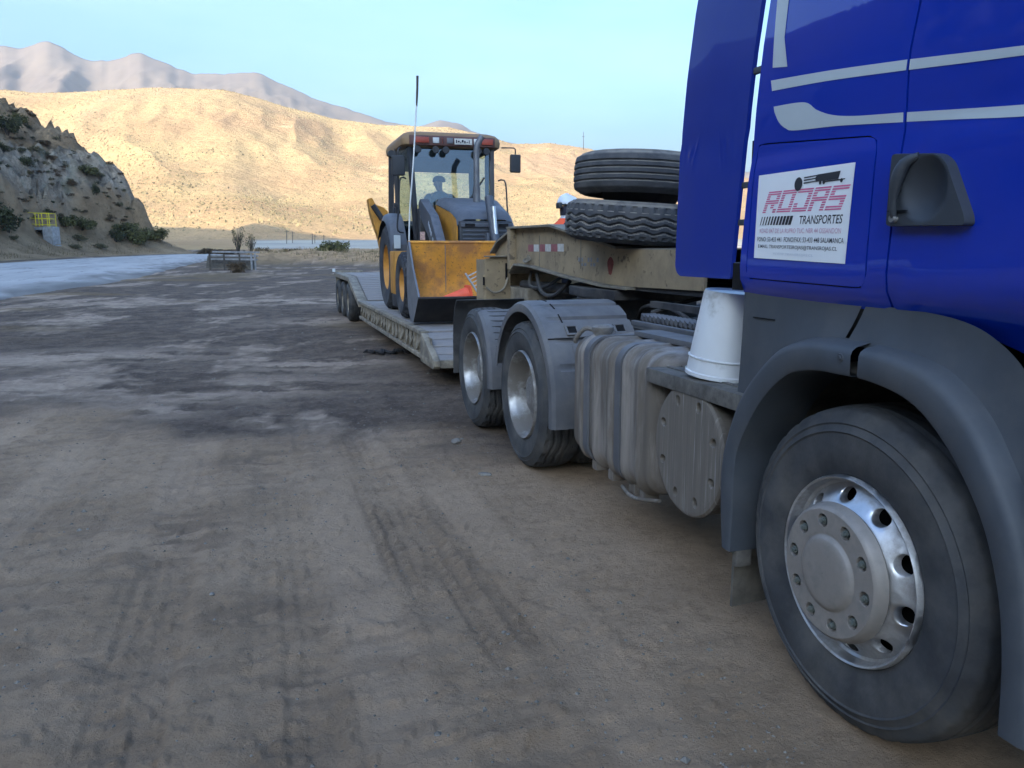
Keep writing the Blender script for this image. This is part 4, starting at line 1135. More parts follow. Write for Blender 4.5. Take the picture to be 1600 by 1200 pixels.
# ---- catwalk step with lip
b = MB(); b.box(1.70, 2.32, 2.50, 3.30, 0.957, 0.972); b.box(1.695, 1.715, 2.50, 3.30, 0.905, 0.972)
b.build('catwalk_step', 'step', truck, bevel=0.006)
for k in range(7):
    MB().box(1.78 + 0.075 * k, 1.80 + 0.075 * k, 2.55, 3.26, 0.971, 0.978).build('tread_bar', 'step', truck)

# ---- fuel tank
tk = MB(); rows = []
ta, tb = 3.27, 4.275
def tsec(y, k, dx=0.0):
    x0, x1, z0, z1, r = 1.715 - k, 2.34, 0.335 - k, 1.030 + k, 0.115
    pts = []
    for cx, cz, a0 in ((x0 + r, z1 - r, 90), (x0 + r, z0 + r, 180), (x1 - r, z0 + r, 270), (x1 - r, z1 - r, 0)):
        for q in range(9):
            a = radians(a0 + q * 90 / 8); pts.append((cx + r * cos(a), y, cz + r * sin(a)))
    return pts
tot = tb - ta
for i in range(120):
    u = i / 119; y = tb - u * tot
    end = min(u, 1 - u) * tot; k = -0.045 * max(0, 1 - end / 0.05) ** 2
    for c_ in (0.17, 0.36, 0.55, 0.72, 0.88): k += 0.020 * math.exp(-((u - c_) / 0.03) ** 2)
    rows.append(tsec(y, k))
tk.grid(rows, closed=True, capped=True)
tank = tk.build('fuel_tank', 'tank', truck, smooth=50)
for yc in (4.03, 3.62):
    b = MB(); rows = []
    for y, k in ((yc + 0.032, 0.004), (yc + 0.030, 0.016), (yc - 0.030, 0.016), (yc - 0.032, 0.004)): rows.append(tsec(y, k))
    b.grid(rows, closed=True); b.build('tank_strap', 'guard', tank, smooth=40)
b = MB(); b.lathe([(0.052, 0.0), (0.055, 0.02), (0.062, 0.03), (0.062, 0.05), (0.05, 0.062), (0.001, 0.066)], (1.83, 4.10, 1.035), axis='z', n=24); b.build('filler_cap', 'alu_dusty', tank)
b = MB(); b.tube(smooth_curve([(1.80, 4.12, 1.06), (1.75, 4.16, 1.075), (1.715, 4.21, 1.02), (1.72, 4.235, 0.99)], 12), 0.014); b.build('tank_hose', 'alu_dusty', tank)
for y in (4.0, 3.78, 3.52, 3.40): MB().box(1.76, 1.84, y, y + 0.07, 0.275, 0.335).build('tank_bracket', 'tank', tank, bevel=0.012)
b = MB(); b.tube(smooth_curve([(1.74, 3.62, 0.30), (1.73, 3.5, 0.285), (1.735, 3.38, 0.30), (1.76, 3.25, 0.33)], 12), 0.010); b.build('drain_pipe', 'tank', tank)
b = MB(); b.box(1.95, 2.35, 3.18, 3.95, 1.045, 1.075); b.box(2.10, 2.13, 3.1, 4.3, 1.07, 1.10); b.build('tank_cover_plate', 'guard', truck, bevel=0.006)

# ---- mudguards
def guard(yc, R, a0, a1, flap_to, name, x_in=2.34, ribs=True, xo=1.688):
    b = MB(); rows = []; n = 110
    angs = np.linspace(a0, a1, n)
    prof_ = [(-0.075, xo + 0.004), (-0.05, xo), (-0.022, xo + 0.006), (-0.005, xo + 0.03), (0.0, xo + 0.075), (0.0, xo + 0.16), (0.0, xo + 0.18), (0.0, xo + 0.36), (0.0, x_in)]
    path = [(yc - R * cos(a), RT + R * sin(a), cos(a), sin(a)) for a in angs]
    if flap_to is not None:
        y0, z0 = path[0][0], path[0][1]
        path = [(y0, z0 - (z0 - flap_to) * k / 8, 1.0, 0.0) for k in range(8, 0, -1)] + path
    for i, (y, z, ca, sa) in enumerate(path):
        row = []
        for d, x in prof_:
            e = d
            if ribs and x > xo + 0.15 and sa > 0.25:
                e -= 0.016 * (1 if (i % 11) < 2 else 0)
            row.append((x, y - ca * e, z + sa * e))
        rows.append(row)
    b.grid(rows)
    return b.build(name, 'guard', truck, smooth=24)
g1 = guard(YR1, 0.655, radians(2), radians(168), 0.40, 'mudguard')
g2 = guard(YR2, 0.565, radians(4), radians(66), 0.42, 'mudguard')
# joint line and latches on the leading face
b = MB(); b.box(1.70, 2.3, YR1 - 0.655 * cos(radians(38)) - 0.008, YR1 - 0.655 * cos(radians(38)) - 0.004, RT + 0.655 * sin(radians(38)) - 0.002, RT + 0.655 * sin(radians(38)) + 0.002)
def guard_pt(a, x, up=0.0): return Vector((x, YR1 - (0.655 + up) * cos(a), RT + (0.655 + up) * sin(a)))
b = MB()
for x0, x1 in ((1.72, 2.33),):
    p, q = guard_pt(radians(42), x0, 0.001), guard_pt(radians(42), x1, 0.001); b.bar(p, q, 0.007, 0.007)
b.build('guard_joint', 'dark', g1)
for xc in (1.90, 2.24):
    a_ = radians(47.5); c = guard_pt(a_, xc, 0.006); tx = Vector((1, 0, 0)); tz = Vector((0, sin(a_), cos(a_))); nn = Vector((0, -cos(a_), sin(a_)))
    fr = MB()
    fr.obox(c + tz * 0.036, tx * 0.045, tz * 0.008, nn * 0.007); fr.obox(c - tz * 0.036, tx * 0.045, tz * 0.008, nn * 0.007)
    fr.obox(c + tx * 0.038, tx * 0.008, tz * 0.036, nn * 0.007); fr.obox(c - tx * 0.038, tx * 0.008, tz * 0.036, nn * 0.007)
    la = fr.build('guard_latch', 'guard', g1, bevel=0.003)
    MB().obox(c - nn * 0.002, tx * 0.034, tz * 0.026, nn * 0.003).build('latch_slot', 'dark', la)
    MB().obox(guard_pt(radians(34), xc, 0.002), tx * 0.03, Vector((0, sin(radians(34)), cos(radians(34)))) * 0.05, Vector((0, -cos(radians(34)), sin(radians(34)))) * 0.004).build('latch_strap', 'guard', la, bevel=0.003)
for k in range(5):
    a_ = radians(58 + k * 14.5)
    for xc in (1.855,):
        MB().obox(guard_pt(a_, xc, 0.0015), (0.004, 0, 0), Vector((0, sin(a_), cos(a_))) * 0.045, Vector((0, -cos(a_), sin(a_))) * 0.002).build('guard_slot', 'dark', g1)
# tall ribbed rear flap
b = MB()
pts = [(7.04, 1.07), (7.13, 0.97), (7.19, 0.75), (7.20, 0.38)]
pp = smooth_curve(pts, 26)
rows = [[(1.69, y, z), (1.69, y + 0.012 + (0.008 if i % 2 else 0), z + 0.004), (2.34, y + 0.012, z + 0.004), (2.34, y, z)] for i, (y, z) in enumerate(pp)]
b.grid(rows, closed=True, capped=True); b.build('rear_flap', 'flap', truck, smooth=None)
for sx in (1,):
    pass
# ---- chassis, fifth wheel, clutter behind the cab
b = MB()
for x in (2.52, 3.30): b.box(x, x + 0.08, 1.0, 7.35, 0.70, 0.97)
for y in (2.8, 4.1, 5.85, 7.2): b.box(2.60, 3.30, y, y + 0.12, 0.72, 0.93)
chas = b.build('chassis_frame', 'chassis', truck, bevel=0.008)
b = MB(); b.prism([(2.52, 5.45), (3.38, 5.45), (3.42, 6.0), (3.35, 6.45), (3.12, 6.62), (3.03, 6.0), (2.87, 6.0), (2.78, 6.62), (2.55, 6.45), (2.48, 6.0)], 2, 1.14, 1.215)
b.build('fifth_wheel', 'chassis', truck, bevel=0.01)
b = MB(); b.box(2.5, 3.4, 5.75, 6.15, 0.97, 1.14); b.build('fifth_wheel_mount', 'chassis', truck, bevel=0.01)
for y in (3.9, 4.35): 
    b = MB(); b.lathe([(0.001, 0), (0.10, 0.01), (0.13, 0.04), (0.13, 0.76), (0.10, 0.79), (0.001, 0.8)], (2.55, y, 0.86 + (y - 3.9) * 0.1), axis='x', n=24); b.build('air_tank', 'chassis', truck)
b = MB(); b.box(2.36, 3.5, 2.75, 3.9, 0.985, 1.02); b.build('rear_deck_plate', 'chassis', truck, bevel=0.006)
b = MB()
p0, p1 = Vector((2.30, 4.45, 1.10)), Vector((2.30, 3.55, 1.10))
for k in range(18): b.obox(p0.lerp(p1, k / 17), (0.05, 0, 0), (0, 0.018, 0.008), (0, -0.005, 0.016))
b.build('ribbed_walkway_edge', 'guard', truck)
b = MB(); b.box(2.38, 2.42, 3.0, 4.6, 1.15, 1.19); b.build('hose_rail', 'chassis', truck)
b = MB(); b.lathe([(0.001, -0.2), (0.07, -0.19), (0.085, -0.16), (0.085, 0.16), (0.07, 0.19), (0.001, 0.2)], (2.42, 3.6, 1.10), axis='y', n=20); b.build('air_dryer', 'guard', truck)
hoses = [[(2.95, 2.62, 1.75), (2.9, 3.1, 1.35), (2.85, 3.7, 1.22), (2.8, 4.6, 1.45)], [(2.80, 2.62, 1.8), (2.7, 3.0, 1.5), (2.72, 3.6, 1.28), (2.8, 4.5, 1.40)], [(2.55, 2.62, 1.55), (2.45, 2.9, 1.25), (2.42, 3.1, 1.08)], [(2.30, 2.62, 1.35), (2.22, 2.95, 1.25), (2.20, 3.15, 1.05)],
         [(2.6, 4.4, 1.05), (2.62, 4.8, 1.13), (2.7, 5.3, 1.1), (2.8, 5.6, 1.0)], [(3.1, 4.2, 1.1), (2.9, 4.7, 1.2), (2.6, 5.0, 1.08)]]
for k, hpts in enumerate(hoses):
    b = MB(); b.tube(smooth_curve(hpts, 24), 0.016 if k != 3 else 0.022, 8); b.build('air_hose', 'chassis' if k != 3 else 'flap_mud', truck, smooth=60)
b = MB(); b.box(2.2, 3.7, 2.61, 2.66, 1.0, 1.55); b.build('cab_back_bracket', 'dark', truck)
for y in (YR1, YR2, YF):
    b = MB(); b.lathe([(0.08, 1.9 - 1.70), (0.08, 4.0 - 1.70)], (1.70, y, RT), n=16); b.build('axle', 'chassis', truck)
b = MB(); b.lathe([(0.2, -0.2), (0.22, 0.0), (0.2, 0.2)], (2.95, YR1, RT), n=20); b.build('differential', 'chassis', truck)

# ---- upside-down white pail on the step
pail = thing('plastic_pail', (1.865, 2.925, 0.980), 'dirty white plastic pail standing upside down on the step behind the cab', 'pail')
pc = (1.865, 2.925, 0.980)
b = MB(); b.lathe([(0.152, 0.0), (0.159, 0.004), (0.159, 0.018), (0.153, 0.022), (0.150, 0.05), (0.1185, 0.350), (0.113, 0.362), (0.109, 0.359), (0.105, 0.354), (0.001, 0.354)], pc, axis='z', n=56)
pb = b.build('pail_body', 'pail', pail, smooth=40)
b = MB(); b.lathe([(0.1475, 0.075), (0.153, 0.078), (0.153, 0.083), (0.1465, 0.086)], pc, axis='z', n=56); b.build('pail_rim_ring', 'pail', pail)
pail.rotation_euler = (radians(5), radians(2.5), 0)
# ================================================================== LOW-BED TRAILER
TL, TR = 1.80, 4.24
TCX = (TL + TR) / 2
trailer = thing('lowbed_trailer', (TCX, 12.5, 0), 'weathered beige low-bed trailer with a plank deck and bent gooseneck, coupled behind the truck', 'trailer')
DZ = 0.57                                                     # deck height
# side frame: top rail, bottom rail, web and ribs
b = MB()
for x0, x1 in ((TL, TL + 0.10), (TR - 0.10, TR)):
    b = MB(); b.box(x0, x1, 9.35, 15.6, DZ - 0.055, DZ - 0.004); b.box(x0 - 0.01, x1, 8.72, 15.6, 0.235, 0.285)
    b.box(x0 + 0.05, x0 + 0.065, 9.0, 15.6, 0.285, DZ - 0.055)
    b.build('side_rail', 'frame', trailer, bevel=0.008)
ribme = None
for k in range(22):
    y = 9.30 + k * 0.285
    bb = MB(); bb.prism([(0, 0), (0.05, 0.0), (0.05, 0.23), (0, 0.23)], 0, -0.045, 0.0)
    for xx, s_ in ((TL + 0.052, 1),):
        if ribme is None: o = bb.build('side_rib', 'frame', None, bevel=0.006); ribme = o.data; bpy.data.objects.remove(o)
        place('side_rib', ribme, (xx, y, 0.285), trailer)
# sagging tie chains and straps in the side pockets
tm = None
for k in range(16):
    y = 9.6 + k * 0.38 + 0.06 * sin(k * 2.1)
    b = MB(); b.tube(smooth_curve([(-0.0, -0.10, 0.20), (-0.035, -0.03, 0.06 + 0.03 * sin(k)), (-0.03, 0.05, 0.05), (0, 0.12, 0.21)], 9), 0.012, 6)
    o = b.build('tie_chain', 'frame', trailer, org=None); o.location = Vector((TL + 0.03, y, 0.285)) - origin_of(trailer)
    for v in o.data.vertices: v.co += origin_of(trailer)
# bevelled nose of the deck
b = MB()
nose = [(8.66, 0.20), (8.62, 0.235), (8.62, 0.30), (9.32, DZ - 0.02), (9.40, DZ - 0.06), (9.40, 0.20)]
b.prism(nose, 0, TL - 0.005, TL + 0.075); b.prism(nose, 0, TR - 0.075, TR + 0.005); b.box(TL + 0.075, TR - 0.075, 8.64, 8.75, 0.21, 0.30)
b.build('deck_nose', 'frame', trailer, bevel=0.01)
# deck planks (laid across) and the sloping front planks
pm = []
def plank_mesh(L, w, t, seed):
    r_ = random.Random(seed); b = MB(); n = 12; rows = []
    for i in range(n + 1):
        x = -L / 2 + L * i / n; dz = 0.006 * (r_.random() - 0.5); dw = 0.006 * (r_.random() - 0.5)
        rows.append([(x, -w / 2 + dw, -t), (x, -w / 2 + dw, dz - 0.006), (x, -w / 2 + 0.012, dz), (x, w / 2 - 0.012, dz + 0.003 * (r_.random() - .5)), (x, w / 2 + dw, dz - 0.006), (x, w / 2 + dw, -t)])
    b.grid(rows, closed=True, capped=True)
    o = b.build('plank', 'plank', None, smooth=25); me = o.data; bpy.data.objects.remove(o); return me
PM = [plank_mesh(TR - TL - 0.16, 0.213, 0.05, s) for s in range(6)]
y = 9.46; k = 0
while y < 15.45:
    o = place('plank', PM[k % 6], (TCX, y, DZ + random.uniform(-0.004, 0.004)), trailer, flip=bool(k % 2)); o.rotation_euler.x = random.uniform(-0.012, 0.012)
    y += 0.225; k += 1
for q in range(4):
    f = q / 3; o = place('plank', PM[q], (TCX, 8.74 + 0.52 * f, 0.315 + 0.205 * f), trailer); o.rotation_euler.x = math.atan2(0.25, 0.68); o.scale.y = 0.85
# raised tail over the bogie with cross bars
b = MB()
sl = [(15.55, DZ - 0.02), (17.35, 0.98), (20.6, 1.0), (20.6, 0.90), (17.4, 0.88), (15.55, DZ - 0.12)]
b.prism(sl, 0, TL - 0.02, TL + 0.16); b.build('tail_rail', 'frame', trailer, bevel=0.012)
b = MB(); b.prism(sl, 0, TR - 0.16, TR + 0.02); b.build('tail_rail', 'frame', trailer, bevel=0.012)
b = MB(); b.prism([(15.55, DZ - 0.06), (17.35, 0.93), (20.6, 0.95), (20.6, 0.90), (17.4, 0.88), (15.55, DZ - 0.12)], 0, TL + 0.16, TR - 0.16); b.build('tail_floor', 'black_steel', trailer)  # black floor colour stands in for the shaded gaps between the bars
BMesh = plank_mesh(TR - TL - 0.34, 0.10, 0.05, 77)
for k in range(13):
    f = k / 12; o = place('ramp_bar', BMesh, (TCX, 15.68 + 1.62 * f, DZ + 0.03 + 0.385 * f), trailer); o.rotation_euler.x = math.atan2(0.41, 1.8)
for k in range(10):
    o = place('ramp_bar', BMesh, (TCX, 17.6 + 0.3 * k, 1.0), trailer)
# loading ramps and beacons at the very end
for x0 in (TL + 0.02, TR - 0.7): MB().box(x0, x0 + 0.68, 20.62, 20.72, 0.55, 1.05).build('end_ramp', 'frame', trailer, bevel=0.01)
MB().box(TL - 0.09, TL - 0.02, 20.25, 20.40, 1.02, 1.10).build('marker_lamp', 'lamp_lens', trailer, bevel=0.01)
# bogie wheels
TY_TR = tyre_mesh('tyre', 0.42, 0.22, 0.24, 'rib', n=72)
for y in (17.75, 18.95, 20.15):
    for x, fl in ((TL + 0.0, False), (TL + 0.30, False), (TR, True), (TR - 0.30, True)):
        o = place('bogie_wheel', TY_TR, (x, y, 0.42), trailer, flip=fl)
        if x in (TL, TR):
            rbm = MB(); rbm.lathe([(0.23, 0.03), (0.21, 0.01), (0.19, 0.08), (0.10, 0.10), (0.08, 0.03), (0.001, 0.025)], (0, 0, 0), n=28)
            r_ = rbm.build('rim', 'frame', None); r_.parent = o
# gooseneck: near and far web plates with flanges
GL_, GR_ = 2.60, 3.44
prof_top = [(8.20, 1.742), (6.92, 1.728), (5.50, 1.520), (4.32, 1.512)]
prof_bot = [(4.32, 1.262), (5.35, 1.248), (5.75, 1.252), (6.6, 1.300), (7.5, 1.372), (8.02, 1.385), (8.20, 1.30)]
for x, nm in ((GL_, 'gooseneck_web'), (GR_ - 0.02, 'gooseneck_web')):
    b = MB(); b.prism(prof_top + prof_bot, 0, x, x + 0.02); b.build(nm, 'beige', trailer, smooth=None)
def flange(pts, x0, x1, t, name, m):
    b = MB(); up = [(y, z + t) for y, z in pts]
    b.prism(pts + up[::-1], 0, x0, x1); return b.build(name, m, trailer, smooth=None, bevel=0.004)
flange([(8.22, 1.744), (6.92, 1.730), (5.46, 1.522)], GL_ - 0.075, GR_ + 0.075, 0.022, 'top_flange', 'beige_top')
flange([(5.44, 1.5165), (4.30, 1.5135)], GL_ + 0.003, GR_ - 0.003, 0.010, 'top_flange', 'beige_top')
flange([(8.20, 1.275), (8.02, 1.362), (7.5, 1.349), (6.6, 1.277), (5.75, 1.229), (5.30, 1.225)], GL_ - 0.06, GR_ + 0.06, 0.020, 'bottom_flange', 'beige_top')
b = MB(); b.box(GL_ + 0.02, GR_ - 0.02, 4.30, 5.9, 1.222, 1.262); b.build('kingpin_plate', 'chassis', trailer)
for y in (7.35, 6.30): MB().box(GL_ - 0.0035, GL_ + 0.001, y, y + 0.012, 1.36, 1.66).build('weld_seam', 'beige_top', trailer)
b = MB(); b.box(GL_ - 0.07, GL_ + 0.0, 8.10, 8.20, 1.32, 1.742); b.build('end_stiffener', 'beige', trailer, bevel=0.004)
# rear leg of the gooseneck down to the deck
b = MB(); b.prism([(8.22, 1.742), (8.85, 1.60), (9.10, 1.48), (9.10, 0.5), (8.80, 0.5), (8.78, 1.25), (8.22, 1.28)], 0, 2.66, 3.38); b.build('gooseneck_leg', 'beige', trailer, bevel=0.01)
b = MB(); b.prism([(8.22, 1.746), (8.86, 1.604), (9.12, 1.484), (9.12, 1.505), (8.87, 1.626), (8.22, 1.768)], 0, 2.60, 3.44); b.build('leg_flange', 'beige_top', trailer)
# stepped plate standing left of the leg
b = MB()
ol = [(2.365, 1.425), (2.42, 1.435), (2.42, 1.445), (2.66, 1.475), (2.66, 0.56), (2.39, 0.56), (2.39, 0.98), (2.365, 0.98), (2.365, 1.10), (2.34, 1.10), (2.34, 1.25), (2.365, 1.25)]
b.prism(ol, 1, 8.50, 8.53); b.box(2.36, 2.40, 8.53, 8.85, 0.56, 1.42)
pl_ = b.build('riser_plate', 'beige', trailer, smooth=None, bevel=0.004)
MB().box(2.60, 2.62, 8.485, 8.50, 1.20, 1.38).build('riser_slot', 'dark', pl_)
MB().box(2.34, 2.356, 8.48, 8.50, 1.14, 1.23).build('riser_latch', 'dark', pl_)
MB().box(2.355, 2.64, 8.46, 8.51, 1.447, 1.462).build('riser_cap', 'beige_top', pl_, bevel=0.006)
b = MB(); b.box(3.38, 3.7, 8.50, 8.53, 0.56, 1.47); b.build('riser_plate', 'beige', trailer)
b = MB(); b.tube(smooth_curve([(2.36, 8.44, 1.12), (2.45, 8.42, 1.06), (2.56, 8.44, 1.10), (2.62, 8.47, 1.22)], 12), 0.012, 6); b.build('riser_cable', 'frame', pl_)
MB().box(2.66, 3.38, 7.9, 8.8, 0.78, 1.12).build('hydraulic_box', 'frame', trailer, bevel=0.01)
# things under the gooseneck: pipes, cylinder
for pts, r in (([(2.75, 8.3, 1.15), (2.75, 6.9, 1.16)], 0.05), ([(2.95, 8.2, 1.0), (2.95, 6.9, 1.18)], 0.07)):
    b = MB(); b.tube(pts, r, 14); b.build('lift_cylinder', 'chassis', trailer)
b = MB(); b.tube(smooth_curve([(2.66, 7.6, 1.28), (2.60, 7.3, 1.12), (2.62, 7.0, 1.10), (2.70, 6.8, 1.24)], 14), 0.02, 8); b.tube(smooth_curve([(2.70, 7.9, 1.30), (2.62, 7.7, 1.16), (2.64, 7.3, 1.17), (2.75, 7.1, 1.28)], 14), 0.016, 8); b.build('gooseneck_hose', 'chassis', trailer)
# reflective tape, rust patch, stencil and side hook
def gpt(y, z): return (GL_ - 0.0025, y, z)
yy = 7.70
for k in range(6):
    w_ = 0.17 if k % 2 == 0 else 0.155
    b = MB(); b.add([gpt(yy, 1.575), gpt(yy - w_, 1.573), gpt(yy - w_, 1.505), gpt(yy, 1.507)], [(0, 1, 2, 3)])
    b.build('reflective_tape', 'tape_red' if k % 2 == 0 else 'tape_white', trailer, smooth=None); yy -= w_ + 0.004
b = MB(); rp = [gpt(5.70 + 0.055 * cos(t) * (1 + 0.2 * sin(3 * t)), 1.395 + 0.07 * sin(t)) for t in np.linspace(0, 2 * pi, 18)[:-1]]; b.add(rp, [tuple(range(len(rp)))])
b.build('rust_patch', mat('rust_red', (0.17, 0.035, 0.025), 0.9, var=0.3, vscale=30), trailer, smooth=None)
b = MB(); u = 6.36
for k, w_ in enumerate((0.05, 0.035, 0.055, 0.04, 0.03, 0.05, 0.04)):
    for z0, z1 in ((1.385, 1.41), (1.42, 1.455)):
        if (k * 7 + int(z0 * 100)) % 3: b.add([gpt(u, z1), gpt(u - w_, z1), gpt(u - w_, z0), gpt(u, z0)], [(0, 1, 2, 3)])
    u -= w_ + 0.022
b.build('worn_stencil', mat('worn_stencil_paint', (0.20, 0.20, 0.21), 0.8, var=0.3, vscale=60), trailer, smooth=None)['kind'] = 'stuff'
b = MB(); b.tube(smooth_curve([(GL_, 7.72, 1.43), (GL_ - 0.05, 7.70, 1.42), (GL_ - 0.055, 7.62, 1.40), (GL_ - 0.03, 7.56, 1.42), (GL_ - 0.03, 7.58, 1.45)], 14), 0.012, 8); b.tube([(GL_, 7.68, 1.47), (GL_ - 0.02, 7.68, 1.40)], 0.018, 8); b.build('side_hook', 'beige_top', trailer)
# two pads on the deck corners below the rear mud flap
# ================================================================== SPARE TYRES on the gooseneck
TY_SP1 = tyre_mesh('tyre', 0.525, 0.292, 0.275, 'zigzag', n=200, m='rubber_spare', axis='z')
TY_SP2 = tyre_mesh('tyre', 0.515, 0.292, 0.275, 'rib', n=120, m='rubber_spare', axis='z')
tilt = (0.035, 0.02, 0.4)
s1 = link_mesh('spare_tyre', TY_SP1); s1.location = (2.74, 5.62, 1.590); s1.rotation_euler = (0.088, 0.015, 0.3)
tag(s1, 'lower spare tyre with zigzag tread lying flat on the gooseneck', 'tyre', 'spare tyres stacked on the gooseneck')
s2 = link_mesh('spare_tyre', TY_SP2); s2.location = (2.79, 5.60, 1.925); s2.rotation_euler = (0.045, 0.03, 0.7)
tag(s2, 'upper spare tyre with plain ribbed tread on top of the stack', 'tyre', 'spare tyres stacked on the gooseneck')
b = MB(); b.lathe([(0.300, 0.06), (0.292, 0.02), (0.285, -0.02), (0.272, -0.05), (0.262, -0.075), (0.270, -0.10), (0.285, -0.115), (0.288, -0.125), (0.18, -0.125), (0.05, -0.10), (0.001, -0.10)], (0, 0, 0), axis='z', n=48)
o = b.build('rim', 'black_steel', None, smooth=40); o.parent = s2
b = MB(); b.lathe([(0.292, 0.20), (0.28, 0.262), (0.27, 0.20), (0.24, 0.16), (0.10, 0.15), (0.001, 0.15)], (0, 0, 0), axis='z', n=40); o = b.build('rim', 'black_steel', None, smooth=40); o.parent = s1
for k in range(8):
    b = MB(); a_ = 2 * pi * k / 8; b.obox((0.255 * cos(a_), 0.255 * sin(a_), 0.275), (0.025, 0, 0), (0, 0.025, 0), (0, 0, 0.012)); o = b.build('rim_clamp', 'black_steel', None); o.parent = s1

# ================================================================== BACKHOE LOADER (faces the camera, -Y)
BX = 2.95
machine = thing('backhoe_loader', (BX, 12.4, DZ + 0.006), 'orange and dark grey backhoe loader with whip aerial, riding on the trailer deck', 'backhoe loader')
FA, RA = 11.25, 13.20
TY_MF = tyre_mesh('tyre', 0.47, 0.24, 0.32, 'lug', n=144, m='rubber_far'); TY_MR = tyre_mesh('tyre', 0.68, 0.36, 0.44, 'lug', n=144, m='rubber_far')
def mwheel(me, x, y, R, W, rr_, fl, name):
    w = place(name, me, (x, y, DZ + R + 0.006), machine, flip=fl)
    b = MB(); b.lathe([(rr_ + 0.01, 0.03), (rr_ - 0.01, 0.02), (rr_ - 0.03, 0.06), (rr_ - 0.05, 0.12), (0.12, 0.14), (0.11, 0.08), (0.001, 0.07)], (0, 0, 0), n=36)
    o = b.build('rim', 'orange', None, smooth=40); o.parent = w; return w
mwheel(TY_MF, BX - 1.06, FA, 0.47, 0.32, 0.24, False, 'front_wheel'); mwheel(TY_MF, BX + 1.06, FA, 0.47, 0.32, 0.24, True, 'front_wheel')
mwheel(TY_MR, BX - 0.98, RA, 0.68, 0.44, 0.36, False, 'rear_wheel'); mwheel(TY_MR, BX + 0.98, RA, 0.68, 0.44, 0.36, True, 'rear_wheel')
# loader bucket, rolled back
bp = [(9.78, 0.935), (9.80, 0.955), (10.12, 0.70), (10.34, 0.70), (10.50, 0.86), (10.56, 1.10), (10.50, 1.36), (10.44, 1.60)]      # inner shell
bo = [(9.78, 0.93), (10.16, 0.605), (10.38, 0.60), (10.57, 0.80), (10.63, 1.10), (10.57, 1.40), (10.50, 1.62), (10.44, 1.62)]
BXL, BXR = 1.86, 4.08
bin_ = smooth_curve([(9.80, 0.95), (10.10, 0.72), (10.30, 0.70), (10.47, 0.83), (10.53, 1.08), (10.49, 1.35), (10.43, 1.62)], 24)
b = MB(); b.grid([[(x, y, z) for x in np.linspace(BXL + 0.02, BXR - 0.02, 12)] for y, z in bin_]); bucket = b.build('bucket', 'bucket', machine, smooth=50)
bout = [(9.78, 0.935), (10.17, 0.60), (10.36, 0.60), (10.54, 0.78), (10.60, 1.08), (10.55, 1.38), (10.475, 1.64)]
b = MB(); b.grid([[(x, y, z) for x in (BXL, BXR)] for y, z in bout]); b.build('bucket_shell', 'black_steel', bucket, smooth=30)
for x in (BXL, BXR - 0.025):
    side = [(9.79, 0.95), (10.17, 0.60), (10.36, 0.60), (10.54, 0.78), (10.60, 1.08), (10.55, 1.38), (10.475, 1.64), (10.40, 1.64), (10.16, 1.30)]
    b = MB(); b.prism(side, 0, x, x + 0.025); b.build('bucket_side', 'bucket_steel', bucket, smooth=None, bevel=0.004)
b = MB(); b.box(BXL - 0.004, BXR + 0.004, 9.735, 9.80, 0.925, 0.95); b.build('cutting_edge', 'black_steel', bucket, bevel=0.004)
b = MB(); b.tube([(BXL, 10.44, 1.63), (BXR, 10.44, 1.63)], 0.022, 10); b.build('bucket_lip_tube', 'bucket', bucket)
for xx in (2.35, 3.05, 3.6):
    b = MB(); b.box(xx, xx + 0.004, 10.395, 10.42, 0.98, 1.60); b.build('bucket_seam', 'bucket_steel', bucket)
# chassis and engine hood
HDX = BX + 0.08
b = MB(); b.box(BX - 0.42, BX + 0.42, 10.9, 14.2, DZ + 0.45, DZ + 0.80); b.build('machine_frame', 'mach_black', machine, bevel=0.02)
hood = [(10.86, 1.62), (10.86, 1.98), (10.92, 2.06), (11.3, 2.17), (12.2, 2.34), (12.2, 1.35), (10.95, 1.35)]
b = MB(); rows = []
for x, k in ((HDX - 0.40, 0.10), (HDX - 0.36, 0.03), (HDX - 0.28, 0.0), (HDX + 0.28, 0.0), (HDX + 0.36, 0.03), (HDX + 0.40, 0.10)):
    rows.append([(x, y, z - k) for y, z in [(10.87, 1.95), (10.93, 2.06), (11.3, 2.17), (12.25, 2.33)]])
b.grid(rows); b.build('hood', 'mach_grey', machine, smooth=45)
for x in (HDX - 0.402, HDX + 0.390):
    b = MB(); b.prism([(10.88, 1.30), (10.88, 1.87), (10.95, 1.95), (11.3, 2.06), (12.25, 2.22), (12.25, 1.25)], 0, x, x + 0.012); b.build('hood_side', 'orange', machine, smooth=None)
b = MB(); b.box(HDX - 0.385, HDX + 0.385, 10.80, 10.88, 1.28, 1.93); gr = b.build('grille', 'mach_black', machine, bevel=0.03)
for k in range(9):
    MB().box(HDX - 0.34, HDX + 0.34, 10.788, 10.80, 1.34 + k * 0.055, 1.365 + k * 0.055).build('grille_bar', 'mach_grey', gr, bevel=0.003)
b = MB(); b.box(HDX - 0.37, HDX + 0.37, 10.775, 10.80, 1.84, 1.90); b.build('grille_top', 'mach_grey', gr, bevel=0.008)
for sx in (-0.24, 0.24): MB().box(HDX + sx - 0.07, HDX + sx + 0.07, 10.768, 10.776, 1.85, 1.89).build('head_lamp', 'dark', gr)
